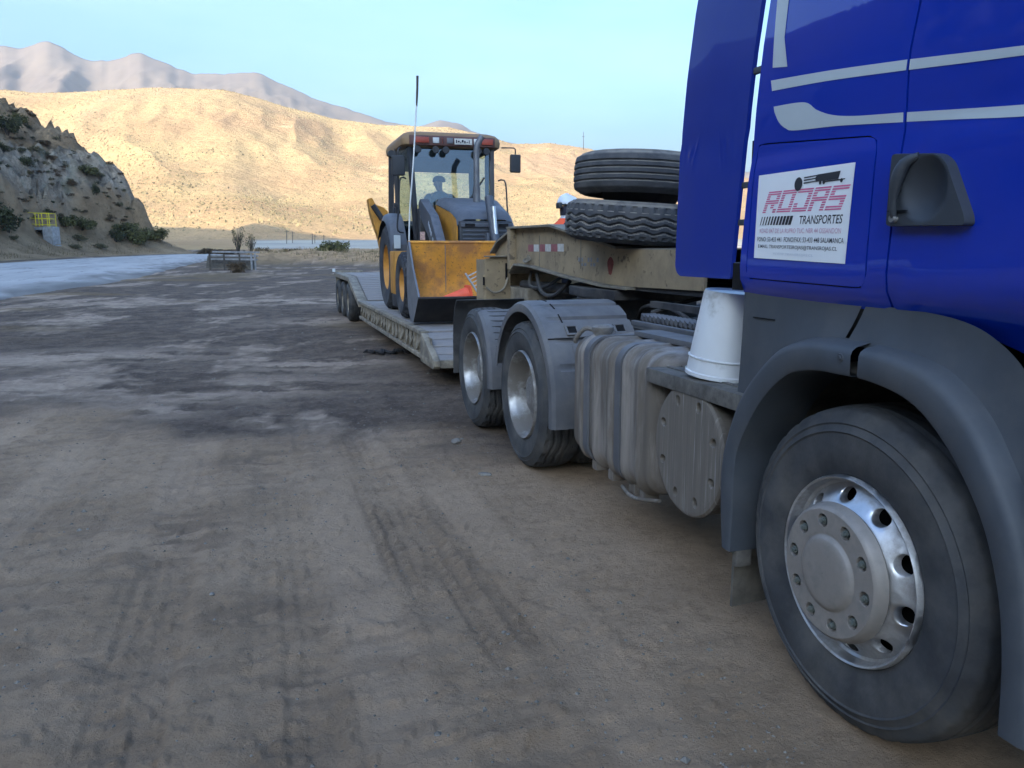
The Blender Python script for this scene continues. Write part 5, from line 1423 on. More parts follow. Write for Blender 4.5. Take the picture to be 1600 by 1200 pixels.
# loader arms
for sx in (-1, 1):
    xa = BX + 0.03 + sx * 0.545
    arm = [(12.30, 2.24), (12.18, 2.30), (11.45, 2.03), (10.85, 1.52), (10.58, 1.10), (10.62, 0.98), (10.76, 0.98), (11.0, 1.30), (11.6, 1.72), (12.3, 2.08)]
    b = MB(); b.prism(arm, 0, xa - 0.065, xa + 0.065); a_ = b.build('loader_arm', 'mach_grey', machine, smooth=None, bevel=0.012)
    b = MB(); b.tube([(xa - sx * 0.14, 12.1, 1.62), (xa - sx * 0.14, 11.3, 1.55)], 0.055, 12); b.tube([(xa - sx * 0.14, 11.3, 1.55), (xa - sx * 0.14, 10.95, 1.45)], 0.03, 10); b.build('arm_cylinder', 'mach_black', a_)
    b = MB(); b.box(xa - 0.08, xa + 0.08, 12.16, 12.34, 1.15, 2.16); b.build('arm_tower', 'mach_black', a_, bevel=0.015)
    bb = MB(); y_, z_ = 11.55, 1.93
    for k in range(9):
        if k != 4: bb.obox((xa - 0.0655, y_ - 0.055 * k, z_ - 0.048 * k - 0.02), (0.0015, 0, 0), (0, 0.018, 0.016), (0, -0.020, 0.026))
    if sx < 0: bb.build('arm_lettering', 'pale_print', a_, smooth=None)
# side boxes with step, left side
b = MB(); b.box(BX - 1.02, BX - 0.72, 11.95, 12.45, DZ + 0.30, 1.52); b.build('side_box', 'orange', machine, bevel=0.02)
b = MB(); b.box(BX - 1.02, BX - 0.74, 11.93, 12.3, DZ + 0.12, DZ + 0.30); b.build('step_plate', 'mach_black', machine, bevel=0.01)
b = MB(); b.box(BX - 0.80, BX - 0.50, 11.78, 11.86, 1.60, 1.67); b.build('yellow_plate', 'yellow', machine, bevel=0.005)
b = MB(); b.box(BX - 0.66, BX - 0.585, 11.80, 11.81, 1.68, 1.80); b.build('warning_sticker', mat('sticker_pink', (0.5, 0.33, 0.30), 0.5, var=0.4, vscale=40), machine)
b = MB(); b.box(BX - 0.96, BX - 0.86, 12.36, 12.37, 1.56, 1.76); b.build('side_sticker', 'silver', machine)
# rear fenders
for sx in (-1, 1):
    b = MB(); rows = []
    for k in range(15):
        a_ = radians(185 - 150 * k / 14); y = RA + 0.80 * cos(a_); z = DZ + 0.72 + 0.82 * sin(a_) + 0.02
        rows.append([(BX + sx * 0.74, y, z), (BX + sx * 0.90, y, z + 0.0), (BX + sx * 0.97, y, z - 0.03), (BX + sx * 1.0, y + 0.01, z - 0.12)])
    b.grid(rows)
    b.add([(BX + sx * 0.74, RA - 0.80, 1.34), (BX + sx * 0.99, RA - 0.80, 1.34), (BX + sx * 0.99, RA - 0.79, 1.62), (BX + sx * 0.74, RA - 0.79, 1.62)], [(0, 1, 2, 3)])
    b.build('rear_fender', 'mach_grey', machine, smooth=50)
# cab: floor, pillars, roof, glass
CF, CB = 12.42, 14.00
b = MB(); b.box(BX - 0.76, BX + 0.76, 12.25, 14.05, 1.30, 1.46); b.build('cab_floor', 'mach_black', machine, bevel=0.02)
b = MB(); b.box(BX - 0.30, BX + 0.30, 12.24, 12.34, 1.46, 2.30); b.build('dash_panel', 'mach_black', machine)
rz0 = 3.16
for (x0, y0, x1, y1, wd) in ((-0.60, CF - 0.12, -0.66, CF + 0.10, 0.075), (0.60, CF - 0.12, 0.66, CF + 0.10, 0.075), (-0.76, 13.15, -0.76, 13.15, 0.07), (0.76, 13.15, 0.76, 13.15, 0.07), (-0.74, CB, -0.70, CB - 0.05, 0.09), (0.74, CB, 0.70, CB - 0.05, 0.09)):
    b = MB(); b.bar((BX + x0, y0, 1.42), (BX + x1, y1, rz0), wd); b.build('cab_pillar', 'mach_black', machine, bevel=0.012)
b = MB(); 
rp = lambda z, k: [(BX + sx * (0.80 - k), yy, z) for sx, yy in ((-1, CF - 0.02 + k), (1, CF - 0.02 + k), (1, CB + 0.12 - k), (-1, CB + 0.12 - k))]
rows = []
for z, k in ((3.10, 0.05), (3.13, 0.01), (3.20, 0.0), (3.26, 0.015), (3.31, 0.06), (3.34, 0.14), (3.35, 0.35)):
    q = rp(z, k); poly = []
    for i in range(4):
        a_, c_, d_ = Vector(q[i - 1]), Vector(q[i]), Vector(q[(i + 1) % 4]); r_ = 0.16
        s_, e_ = c_ + (a_ - c_).normalized() * r_, c_ + (d_ - c_).normalized() * r_
        for t in np.linspace(0, 1, 6): poly.append(tuple(s_ * (1 - t) ** 2 + c_ * 2 * t * (1 - t) + e_ * t * t))
    rows.append(poly)
b.grid(rows, closed=True, capped=True); roof = b.build('cab_roof', 'roof', machine, smooth=40)
b = MB(); b.box(BX - 0.68, BX + 0.68, CF - 0.035, CF + 0.06, 3.12, 3.27); b.build('lamp_bar', mat('lamp_bar_maroon', (0.10, 0.045, 0.04), 0.6), roof, bevel=0.02)
for x0, x1, m_ in ((-0.60, -0.38, 'lamp_red'), (0.46, 0.64, 'lamp_red'), (-0.32, -0.22, 'lamp_lens'), (-0.17, -0.165, 'lamp_red'), (-0.10, 0.0, 'exhaust'), (0.33, 0.41, 'lamp_lens')):
    MB().box(BX + x0, BX + x1, CF - 0.055, CF - 0.036, 3.155, 3.24).build('roof_lamp', m_, roof, bevel=0.006)
plate = MB().box(BX + 0.02, BX + 0.30, CF - 0.06, CF - 0.037, 3.145, 3.235).build('number_board', 'tape_white', roof, bevel=0.004)
b = MB(); u = 0.04
for k, w_ in enumerate((0.018, 0.03, 0.012, 0.028, 0.022, 0.03, 0.012)):
    b.box(BX + u, BX + u + w_, CF - 0.0625, CF - 0.061, 3.165 + 0.012 * (k % 2), 3.215 - 0.014 * (k % 3)); u += w_ + 0.011
b.build('board_marks', 'navy', plate, smooth=None)
for x0 in (-0.28, -0.12, 0.40, 0.53, -0.56):
    b = MB(); b.lathe([(0.001, -0.05), (0.05, -0.05), (0.058, -0.03), (0.05, 0.04), (0.02, 0.06), (0.001, 0.06)], (BX + x0, CF - 0.02, 3.055), axis='y', n=18); b.build('work_lamp', 'mach_black', roof, smooth=40)
GLS = glass_mat('cab_glass', (0.68, 0.80, 0.78), 0.09)
def pane(pts, name='windscreen', thick=0.006, n_=None):
    P_ = [Vector(p) for p in pts]; nrm = (P_[1] - P_[0]).cross(P_[2] - P_[0]).normalized() * thick
    b = MB(); b.add([tuple(p) for p in P_], [tuple(range(len(P_)))]); return b.build(name, GLS, machine, smooth=None)
pane([(BX - 0.58, CF - 0.10, 1.50), (BX + 0.58, CF - 0.10, 1.50), (BX + 0.63, CF + 0.09, 3.12), (BX - 0.63, CF + 0.09, 3.12)])
for sx in (-1, 1):
    pane([(BX + sx * 0.64, CF - 0.02, 1.5), (BX + sx * 0.755, 13.12, 1.5), (BX + sx * 0.755, 13.12, 3.12), (BX + sx * 0.69, CF + 0.1, 3.12)], 'door_glass')
    pane([(BX + sx * 0.755, 13.19, 1.9), (BX + sx * 0.74, CB - 0.06, 1.9), (BX + sx * 0.715, CB - 0.08, 3.12), (BX + sx * 0.755, 13.19, 3.12)], 'side_glass')
pane([(BX - 0.68, CB - 0.01, 2.05), (BX + 0.68, CB - 0.01, 2.05), (BX + 0.66, CB - 0.035, 2.86), (BX - 0.66, CB - 0.035, 2.86)], 'rear_glass')
b = MB(); b.box(BX - 0.68, BX + 0.68, CB - 0.06, CB - 0.01, 2.87, 3.12); b.box(BX - 0.70, BX + 0.70, CB - 0.03, CB + 0.03, 1.46, 2.04); b.build('rear_wall', 'mach_grey', machine)
b = MB(); b.box(BX - 0.66, BX + 0.66, 12.6, 13.95, 3.08, 3.10); b.build('roof_liner', 'mach_grey', machine)
# seat, steering wheel, console
b = MB(); b.box(BX - 0.27, BX + 0.27, 13.15, 13.62, 1.75, 1.92); b.box(BX - 0.25, BX + 0.25, 13.56, 13.70, 1.9, 2.40); b.box(BX - 0.15, BX + 0.15, 13.2, 13.5, 1.46, 1.75); b.build('seat', 'navy', machine, bevel=0.04, segs=3)
b = MB(); tc_ = Vector((BX, 12.82, 2.17)); ring = [tc_ + Vector((0.20 * cos(t), 0.20 * sin(t) * 0.8, 0.20 * sin(t) * 0.6)) for t in np.linspace(0, 2 * pi, 33)]
b.tube(ring, 0.014, 8, cap=False); b.bar(tc_ - Vector((0.19, 0, 0)), tc_ + Vector((0.19, 0, 0)), 0.03, 0.015); b.bar(tc_, (BX, 12.55, 1.6), 0.06); b.build('steering_wheel', 'mach_black', machine, smooth=50)
# mirrors, grab rails, wiper
def mirror(cx, cy, cz, w_, h_, arm):
    b = MB(); b.obox((cx, cy, cz), (w_ / 2, 0, 0), (0, 0.035, 0), (0, 0, h_ / 2)); o = b.build('mirror', 'mach_black', machine, bevel=0.025, segs=3)
    b = MB(); b.tube(smooth_curve(arm, 10), 0.011, 6); b.build('mirror_arm', 'mach_black', o)
mirror(BX - 0.87, CF - 0.08, 2.80, 0.20, 0.30, [(BX - 0.80, CF + 0.05, 3.08), (BX - 0.86, CF - 0.06, 3.04), (BX - 0.87, CF - 0.08, 2.92)])
mirror(BX + 0.99, CF - 0.10, 2.88, 0.17, 0.28, [(BX + 0.80, CF + 0.02, 3.13), (BX + 0.97, CF - 0.08, 3.12), (BX + 0.99, CF - 0.1, 3.10), (BX + 0.99, CF - 0.1, 2.98)])
b = MB(); b.lathe([(0.001, -0.04), (0.05, -0.04), (0.05, 0.04), (0.03, 0.07), (0.001, 0.07)], (BX - 0.96, CF + 0.0, 2.98), axis='y', n=16); b.build('side_lamp', 'mach_black', machine)
for sx in (-1, 1):
    b = MB(); b.tube(smooth_curve([(BX + sx * 0.74, CF + 0.02, 2.62), (BX + sx * 0.84, CF - 0.04, 2.60), (BX + sx * 0.87, CF - 0.05, 2.2), (BX + sx * 0.90, CF - 0.05, 1.85), (BX + sx * 0.80, CF, 1.80)], 20), 0.013, 6); b.build('grab_rail', 'mach_black', machine)
    for z in (2.22, 1.95): 
        b = MB(); b.box(BX + sx * 0.78, BX + sx * 0.86, 12.9, 12.98, z, z + 0.06); b.build('door_hinge', 'mach_black', machine, bevel=0.006)
b = MB(); b.bar((BX + 0.20, CF - 0.08, 2.22), (BX + 0.50, CF - 0.02, 2.66), 0.02); b.build('wiper', 'mach_black', machine)
# exhaust stack and tilt cylinder with its bracket
b = MB(); b.tube([(BX + 0.20, 11.75, 2.15), (BX + 0.20, 11.75, 2.98), (BX + 0.22, 11.75, 3.08), (BX + 0.29, 11.75, 3.19)], 0.045, 14, cap=False); b.tube([(BX + 0.20, 11.75, 2.2), (BX + 0.20, 11.75, 2.46)], 0.056, 14); b.build('exhaust_stack', 'exhaust', machine, smooth=40)
cx = BX + 0.16
b = MB(); b.tube([(cx, 10.95, 2.26), (cx + 0.01, 10.60, 1.55)], 0.062, 14); cy_ = b.build('tilt_cylinder', 'mach_grey', machine, smooth=40)
b = MB(); b.tube([(cx + 0.0, 10.72, 2.12), (cx + 0.02, 10.62, 1.50)], 0.032, 12); b.build('cylinder_rod', 'chrome', cy_, smooth=40)
b = MB()
for sx in (-1, 1): b.box(cx + sx * 0.13 - 0.02, cx + sx * 0.13 + 0.02, 10.53, 10.62, 1.30, 1.76)
b.box(cx - 0.15, cx + 0.15, 10.55, 10.60, 1.60, 1.66); b.tube([(cx + 0.01, 10.57, 1.50), (cx + 0.01, 10.57, 1.20)], 0.05, 10); b.build('tilt_linkage', 'mach_grey', machine, bevel=0.004)
# whip aerial with its dark flag sleeve
wp = smooth_curve([(2.10, 11.7, 1.55), (2.125, 11.7, 2.10), (2.185, 11.7, 2.70), (2.235, 11.7, 3.3), (2.270, 11.7, 3.75)], 30)
b = MB(); b.tube(wp, 0.011, 6); wh = b.build('whip_aerial', 'white', machine)
b = MB(); b.tube([(2.258, 11.7, 3.56), (2.270, 11.7, 3.73), (2.275, 11.7, 3.82), (2.280, 11.7, 3.98)], [0.012, 0.018, 0.017, 0.019], 6); b.build('aerial_flag', 'pole', wh)
# backhoe at the rear: swung boom and stick on the left, stabilisers
b = MB(); b.box(BX - 0.82, BX + 0.82, 14.15, 14.32, 1.05, 1.70); b.build('backhoe_frame', 'mach_black', machine, bevel=0.02)
bm2 = [(1.93, 2.46), (2.00, 2.48), (2.06, 2.36), (2.20, 2.31), (2.28, 2.24), (2.28, 2.08), (2.25, 1.75), (2.4, 1.3), (2.2, 1.2), (2.1, 1.75), (2.02, 2.0), (1.96, 2.22)]
b = MB(); b.prism(bm2, 1, 14.75, 15.05); bo_ = b.build('backhoe_stick', 'orange', machine, smooth=None, bevel=0.02)
b = MB(); b.tube([(2.0, 14.72, 2.34), (2.16, 14.72, 2.10)], 0.05, 10); b.build('stick_cylinder', 'mach_black', bo_)
b = MB(); b.prism([(2.2, 1.2), (2.6, 1.1), (3.3, 1.5), (3.2, 1.9), (2.5, 1.6)], 1, 14.4, 14.7); b.build('backhoe_boom', 'orange', machine, bevel=0.02)
b = MB(); b.prism([(3.86, 1.62), (3.86, 2.06), (3.98, 2.13), (4.16, 2.10), (4.20, 1.62)], 1, 13.9, 14.15); b.build('stabiliser', 'roof', machine, bevel=0.03)
for sx in (-1, 1):
    b = MB(); b.box(BX + sx * 0.80 - 0.07, BX + sx * 0.80 + 0.07, 14.2, 14.34, 0.95, 1.9); b.build('stabiliser', 'mach_black', machine, bevel=0.015)

# ================================================================== CARGO IN THE BUCKET
def cone(loc, label):
    t_ = thing('traffic_cone', loc, label, 'traffic cone')
    axis = Vector((-0.97, -0.03, -0.20)).normalized(); u = axis.cross(Vector((0, 0, 1))).normalized(); w_ = axis.cross(u)
    base = Vector(loc); b = MB(); rows = []
    for h_, r in ((0, 0.105), (0.02, 0.10), (0.42, 0.035), (0.44, 0.028), (0.445, 0.015)):
        rows.append([tuple(base + axis * h_ + (u * cos(a) + w_ * sin(a)) * r) for a in np.linspace(0, 2 * pi, 25)[:-1]])
    b.grid(rows, closed=True, capped=True); b.build('cone_body', 'cone', t_, smooth=40)
    b = MB(); b.obox(base - axis * 0.015, axis * 0.02, u * 0.12, w_ * 0.12); b.build('cone_base', 'cone', t_, bevel=0.02)
cone((2.56, 10.02, 0.960), 'faded orange traffic cone lying on its side in the loader bucket')
lad = thing('metal_ladder', (2.60, 9.95, 0.80), 'short pale metal ladder leaning in the loader bucket beside the cone', 'ladder')
b = MB()
d_ = Vector((-0.20, -0.02, 0.30)); s_ = Vector((0.075, -0.02, 0.04))
p0 = Vector((2.69, 9.86, 0.92)); b.bar(p0, p0 + d_ * 1.05, 0.025, 0.02); b.bar(p0 + s_ * 1.9, p0 + s_ * 1.9 + d_ * 0.95, 0.025, 0.02)
b.build('ladder_rail', 'silver', lad)
for k in range(7):
    q = p0 + d_ * (0.08 + 0.14 * k); b = MB(); b.bar(q, q + s_ * 1.9, 0.016, 0.014); b.build('ladder_rung', 'silver', lad)
b = MB(); q = p0 - d_ * 0.3; b.bar(q, p0, 0.025, 0.02); b.build('ladder_foot', 'silver', lad)

# ================================================================== PEOPLE
def skinned(name, joints, edges, mtl, parent, sub=1, root=0):
    """one continuous body grown over joints {name:(pos,radius)}"""
    names = list(joints); idx = {n: i for i, n in enumerate(names)}
    me = bpy.data.meshes.new(name); o0 = origin_of(parent)
    me.from_pydata([tuple(Vector(joints[n][0]) - o0) for n in names], [(idx[a], idx[c]) for a, c in edges], [])
    o = link_mesh(name, me, parent)
    me.materials.append(MT[mtl])
    bm = bmesh.new(); bm.from_mesh(me); lay = bm.verts.layers.skin.verify(); bm.verts.ensure_lookup_table()
    for n in names:
        r = joints[n][1]; bm.verts[idx[n]][lay].radius = (r, r) if not isinstance(r, tuple) else r
    bm.verts[root][lay].use_root = True
    bm.to_mesh(me); bm.free()
    md = o.modifiers.new('skin', 'SKIN'); md.use_smooth_shade = True; md.branch_smoothing = 0.4
    o.modifiers.new('sub', 'SUBSURF').levels = sub; o.modifiers['sub'].render_levels = sub + 1
    return o
def chain(e, *n): 
    for a, c in zip(n[:-1], n[1:]): e.append((a, c))
def fingers(J, E_, wrist, palm, d, side, pre):
    """five separate fingers rooted in the palm"""
    d = Vector(d).normalized(); s_ = Vector(side).normalized(); dn = d.cross(s_)
    for k, (off, ln) in enumerate(((-0.030, 0.070), (-0.010, 0.080), (0.010, 0.076), (0.030, 0.060))):
        b0 = Vector(palm) + s_ * off + d * 0.035; J[f'{pre}f{k}a'] = (b0, 0.0095); J[f'{pre}f{k}b'] = (b0 + d * ln * 0.55 + dn * 0.008, 0.0088); J[f'{pre}f{k}c'] = (b0 + d * ln * 0.85 + dn * 0.03, 0.0075)
        chain(E_, palm_n(pre), f'{pre}f{k}a', f'{pre}f{k}b', f'{pre}f{k}c')
    t0 = Vector(palm) - s_ * 0.042 + d * 0.0; J[f'{pre}ta'] = (t0, 0.011); J[f'{pre}tb'] = (t0 - s_ * 0.018 + d * 0.035 + dn * 0.01, 0.0095)
    chain(E_, palm_n(pre), f'{pre}ta', f'{pre}tb')
def palm_n(pre): return pre + 'palm'

# worker standing on the deck between gooseneck and bucket, seen over the gooseneck, looking to the right
WX, WY, WZ = 3.56, 9.28, DZ + 0.012
worker = thing('person', (WX, WY, WZ), 'worker in white helmet and orange safety vest standing behind the stacked spare tyres', 'person')
P = lambda x, y, z: Vector((WX + x, WY + y, WZ + z))
J = {}; E_ = []
J['pelvis'] = (P(0, 0, 0.84), (0.15, 0.115)); J['waist'] = (P(0.01, 0, 0.97), (0.138, 0.105)); J['chest'] = (P(0.02, -0.01, 1.14), (0.165, 0.115)); J['upper'] = (P(0.03, -0.02, 1.235), (0.125, 0.10))
J['neck'] = (P(0.055, -0.03, 1.335), 0.058); J['jaw'] = (P(0.085, -0.04, 1.405), 0.066); J['skull'] = (P(0.085, -0.035, 1.475), 0.088); J['crown'] = (P(0.08, -0.03, 1.54), 0.06)
J['nose'] = (P(0.185, -0.075, 1.45), 0.016)
chain(E_, 'pelvis', 'waist', 'chest', 'upper', 'neck', 'jaw', 'skull', 'crown'); E_.append(('skull', 'nose'))
for s_, pre in ((-1, 'l'), (1, 'r')):
    # body faces +x: its own left/right run along y
    J[pre + 'sh'] = (P(0.02, 0.19 * s_, 1.22), 0.062); J[pre + 'el'] = (P(-0.02 + 0.10 * (s_ < 0), 0.24 * s_, 0.96), 0.045); J[pre + 'wr'] = (P(0.16, 0.20 * s_, 0.80), 0.030); J[pre + 'palm'] = (P(0.22, 0.19 * s_, 0.755), (0.036, 0.02))
    chain(E_, 'upper', pre + 'sh', pre + 'el', pre + 'wr', pre + 'palm'); fingers(J, E_, None, J[pre + 'palm'][0], (0.8, 0, -0.6), (0, 1, 0), pre)
    J[pre + 'hip'] = (P(0, 0.09 * s_, 0.78), 0.095); J[pre + 'kn'] = (P(0.03, 0.10 * s_, 0.44), 0.062); J[pre + 'an'] = (P(0, 0.10 * s_, 0.08), 0.045); J[pre + 'toe'] = (P(0.17, 0.11 * s_, 0.035), 0.036)
    chain(E_, 'pelvis', pre + 'hip', pre + 'kn', pre + 'an', pre + 'toe')
body = skinned('body', J, E_, 'skin', worker)
def shell(name, secs, mtl, parent, thick=0.012, closed=True, n=24):
    """cloth ring stack: (centre, rx, ry) sections"""
    b = MB(); rows = []
    for c, rx, ry in secs: rows.append([(c[0] + rx * cos(t), c[1] + ry * sin(t), c[2]) for t in np.linspace(0, 2 * pi, n + 1)[:-1]])
    b.grid(rows, closed=True); return b.build(name, mtl, parent, smooth=60)
shell('safety_vest', [(P(0.0, 0, 0.80), .165, .205), (P(0.01, 0, 0.97), .155, .195), (P(0.02, -.01, 1.12), .165, .215), (P(0.025, -.015, 1.20), .15, .205), (P(0.035, -.02, 1.265), .118, .165), (P(0.045, -.025, 1.305), .085, .105), (P(0.05, -.03, 1.325), .072, .080)], 'hivis', worker)
for s_, pre in ((-1, 'l'), (1, 'r')):
    J2 = {'a': (P(0.03, 0.12 * s_, 1.245), 0.072), 'b': (J[pre + 'sh'][0], 0.080), 'c': (J[pre + 'el'][0], 0.060), 'd': (J[pre + 'wr'][0], 0.043)}
    skinned('sleeve', J2, [('a', 'b'), ('b', 'c'), ('c', 'd')], 'navy', worker)
    J3 = {'a': (P(0, 0.05 * s_, 0.86), 0.12), 'b': (J[pre + 'hip'][0], 0.108), 'c': (J[pre + 'kn'][0], 0.076), 'd': (P(0.0, 0.10 * s_, 0.10), 0.062)}
    skinned('trouser_leg', J3, [('a', 'b'), ('b', 'c'), ('c', 'd')], 'navy', worker)
    b = MB(); b.obox(P(0.07, 0.11 * s_, 0.05), (0.14, 0, 0), (0, 0.05, 0), (0, 0, 0.05)); b.build('boot', 'mach_black', worker, bevel=0.03, segs=3)
b = MB(); rows = []
hc = P(0.08, -0.035, 1.485)
for z, r in ((-0.005, 0.132), (0.0, 0.136), (0.03, 0.131), (0.07, 0.115), (0.105, 0.082), (0.122, 0.04), (0.126, 0.002)): rows.append([(hc.x + r * 1.08 * cos(t), hc.y + r * 0.92 * sin(t), hc.z + z + 0.015 * cos(t) * -1) for t in np.linspace(0, 2 * pi, 33)[:-1]])
b.grid(rows, closed=True)
b.add([(hc.x + 0.13 + 0.0, hc.y - 0.08, hc.z - 0.012), (hc.x + 0.19, hc.y - 0.045, hc.z - 0.03), (hc.x + 0.19, hc.y + 0.045, hc.z - 0.03), (hc.x + 0.13, hc.y + 0.08, hc.z - 0.012)], [(0, 1, 2, 3)])
b.build('helmet', 'helmet', worker, smooth=50)
b = MB(); b.obox(hc + Vector((-0.135, -0.03, -0.01)), (0.025, 0, 0), (0, 0.05, 0), (0, 0, 0.035)); b.build('helmet_knob', 'mach_black', worker, bevel=0.012)
shell('collar', [(P(0.05, -.03, 1.315), .072, .085), (P(0.06, -.035, 1.37), .070, .076)], 'helmet', worker)
shell('neck_cloth', [(P(0.05, -.035, 1.36), .074, .080), (P(0.065, -.035, 1.42), .092, .092), (P(0.07, -.035, 1.47), .098, .096)], 'navy', worker)

# operator in the cab, seated, wearing a cap, head turned to his right (image left)
OX, OY, OZ = BX - 0.02, 13.36, 1.90
oper = thing('person', (OX, OY, OZ), 'machine operator in a peaked cap sitting inside the loader cab', 'person')
P = lambda x, y, z: Vector((OX + x, OY + y, OZ + z))
J = {}; E_ = []
J['pelvis'] = (P(0, 0, 0.12), (0.15, 0.125)); J['waist'] = (P(0, 0.02, 0.26), (0.145, 0.115)); J['chest'] = (P(0, 0.0, 0.42), (0.17, 0.12)); J['upper'] = (P(0, -0.02, 0.52), (0.14, 0.10))
J['neck'] = (P(0, -0.04, 0.60), 0.06); J['jaw'] = (P(-0.02, -0.06, 0.665), 0.068); J['skull'] = (P(-0.015, -0.05, 0.735), 0.092); J['crown'] = (P(0, -0.045, 0.795), 0.065); J['nose'] = (P(-0.115, -0.09, 0.71), 0.016)
chain(E_, 'pelvis', 'waist', 'chest', 'upper', 'neck', 'jaw', 'skull', 'crown'); E_.append(('skull', 'nose'))
for s_, pre in ((-1, 'l'), (1, 'r')):
    J[pre + 'sh'] = (P(0.20 * s_, -0.02, 0.50), 0.066); J[pre + 'el'] = (P(0.27 * s_, -0.16, 0.28), 0.048); J[pre + 'wr'] = (P(0.20 * s_, -0.40, 0.30), 0.032); J[pre + 'palm'] = (P(0.19 * s_, -0.46, 0.30), (0.034, 0.02))
    chain(E_, 'upper', pre + 'sh', pre + 'el', pre + 'wr', pre + 'palm'); fingers(J, E_, None, J[pre + 'palm'][0], (-0.2 * s_, -0.9, -0.3), (0, 0.3, -0.9), pre)
    J[pre + 'hip'] = (P(0.10 * s_, -0.05, 0.10), 0.10); J[pre + 'kn'] = (P(0.15 * s_, -0.46, 0.12), 0.068); J[pre + 'an'] = (P(0.15 * s_, -0.56, -0.30), 0.048); J[pre + 'toe'] = (P(0.15 * s_, -0.72, -0.37), 0.038)
    chain(E_, 'pelvis', pre + 'hip', pre + 'kn', pre + 'an', pre + 'toe')
skinned('body', J, E_, 'skin', oper)
shell('shirt', [(P(0, 0, 0.10), .19, .15), (P(0, .01, 0.26), .18, .14), (P(0, 0, 0.42), .205, .145), (P(0, -.02, 0.50), .20, .13), (P(0, -.03, 0.56), .13, .10), (P(0, -.04, 0.60), .075, .075)], 'grey_cloth', oper)
for s_, pre in ((-1, 'l'), (1, 'r')):
    J2 = {'a': (P(0.12 * s_, -0.02, 0.52), 0.078), 'b': (J[pre + 'sh'][0], 0.082), 'c': (J[pre + 'el'][0], 0.064), 'd': (J[pre + 'wr'][0], 0.044)}
    skinned('sleeve', J2, [('a', 'b'), ('b', 'c'), ('c', 'd')], 'grey_cloth', oper)
    J3 = {'b': (J[pre + 'hip'][0], 0.112), 'c': (J[pre + 'kn'][0], 0.082), 'd': (J[pre + 'an'][0], 0.06)}
    skinned('trouser_leg', J3, [('b', 'c'), ('c', 'd')], 'navy', oper)
hc = P(-0.01, -0.05, 0.755); b = MB(); rows = []
for z, r in ((0.0, 0.108), (0.03, 0.108), (0.07, 0.092), (0.095, 0.055), (0.103, 0.002)): rows.append([(hc.x + r * cos(t), hc.y + r * 0.95 * sin(t), hc.z + z) for t in np.linspace(0, 2 * pi, 25)[:-1]])
b.grid(rows, closed=True); b.add([(hc.x - 0.09, hc.y - 0.07, hc.z), (hc.x - 0.19, hc.y - 0.07, hc.z - 0.03), (hc.x - 0.19, hc.y + 0.01, hc.z - 0.03), (hc.x - 0.10, hc.y + 0.05, hc.z)], [(0, 1, 2, 3)]); b.build('cap', 'navy', oper, smooth=60)
# ================================================================== ROADSIDE THINGS AND PLANTS
# chain dropped on the dirt beside the trailer
ch = thing('chain', (1.70, 11.72, 0.0), 'dark rusty chain heaped on the dirt beside the trailer deck', 'chain')
r_ = random.Random(5)
path = smooth_curve([(1.42 + 0.56 * (k / 13) + 0.03 * r_.random(), 11.6 + 0.30 * r_.random(), 0.03 + 0.02 * r_.random()) for k in range(16)], 74)
lb = MB(); ring = [(0.030 * cos(t) * 1.35, 0.030 * sin(t) * 0.8, 0) for t in np.linspace(0, 2 * pi, 13)]; lb.tube(ring, 0.0085, 5, cap=False); o = lb.build('chain_link', 'chain', None); lme = o.data; bpy.data.objects.remove(o)
for k, p in enumerate(path):
    o = link_mesh('chain_link', lme, ch); o.location = Vector(p) - ch.location; d = Vector(path[min(k + 1, 73)]) - Vector(path[max(k - 1, 0)])
    o.rotation_euler = (0.9 if k % 2 else -0.5, r_.uniform(-0.3, 0.3), math.atan2(d.y, d.x))

# loose pale stones
def stone(loc, s, label, seed):
    rr_ = np.random.default_rng(seed); b = bmesh.new(); bmesh.ops.create_icosphere(b, subdivisions=2, radius=1)
    for v in b.verts:
        k = 0.75 + 0.5 * float(fbm(np.array(v.co.x * 1.5 + seed), np.array(v.co.y * 1.5 + v.co.z), seed)); v.co = Vector((v.co.x * s[0], v.co.y * s[1], v.co.z * s[2])) * k
    me = bpy.data.meshes.new('stone'); b.to_mesh(me); b.free(); me.shade_smooth(); me.set_sharp_from_angle(angle=radians(30)); me.materials.append(MT['stone'])
    o = link_mesh('stone', me); o.location = loc; o.rotation_euler = (0, 0, rr_.uniform(0, 6)); tag(o, label, 'stone', 'loose stones on the dirt yard'); return o
def gz(x, y): 
    i = int(np.argmin((X.ravel() - x) ** 2 + (Y.ravel() - y) ** 2)); return float(Z.ravel()[i])
for q, s, lab, sd_ in (((712, 692), (.055, .035, .022), 'flat pale stone lying on the dirt left of the rearmost truck wheel', 3), ((757, 741), (.05, .03, .015), 'flat pale stone lying beside the front drive wheel of the truck', 4),
                       ((330, 930), (.014, .012, .009), 'small white pebble among the wheel ruts in the yard', 5), ((786, 985), (.010, .009, .008), 'tiny white pebble in the smooth dirt well left of the front wheel', 6)):
    p = ghit(*q); stone((p.x, p.y, gz(p.x, p.y) + s[2] * 0.3), s, lab, sd_)
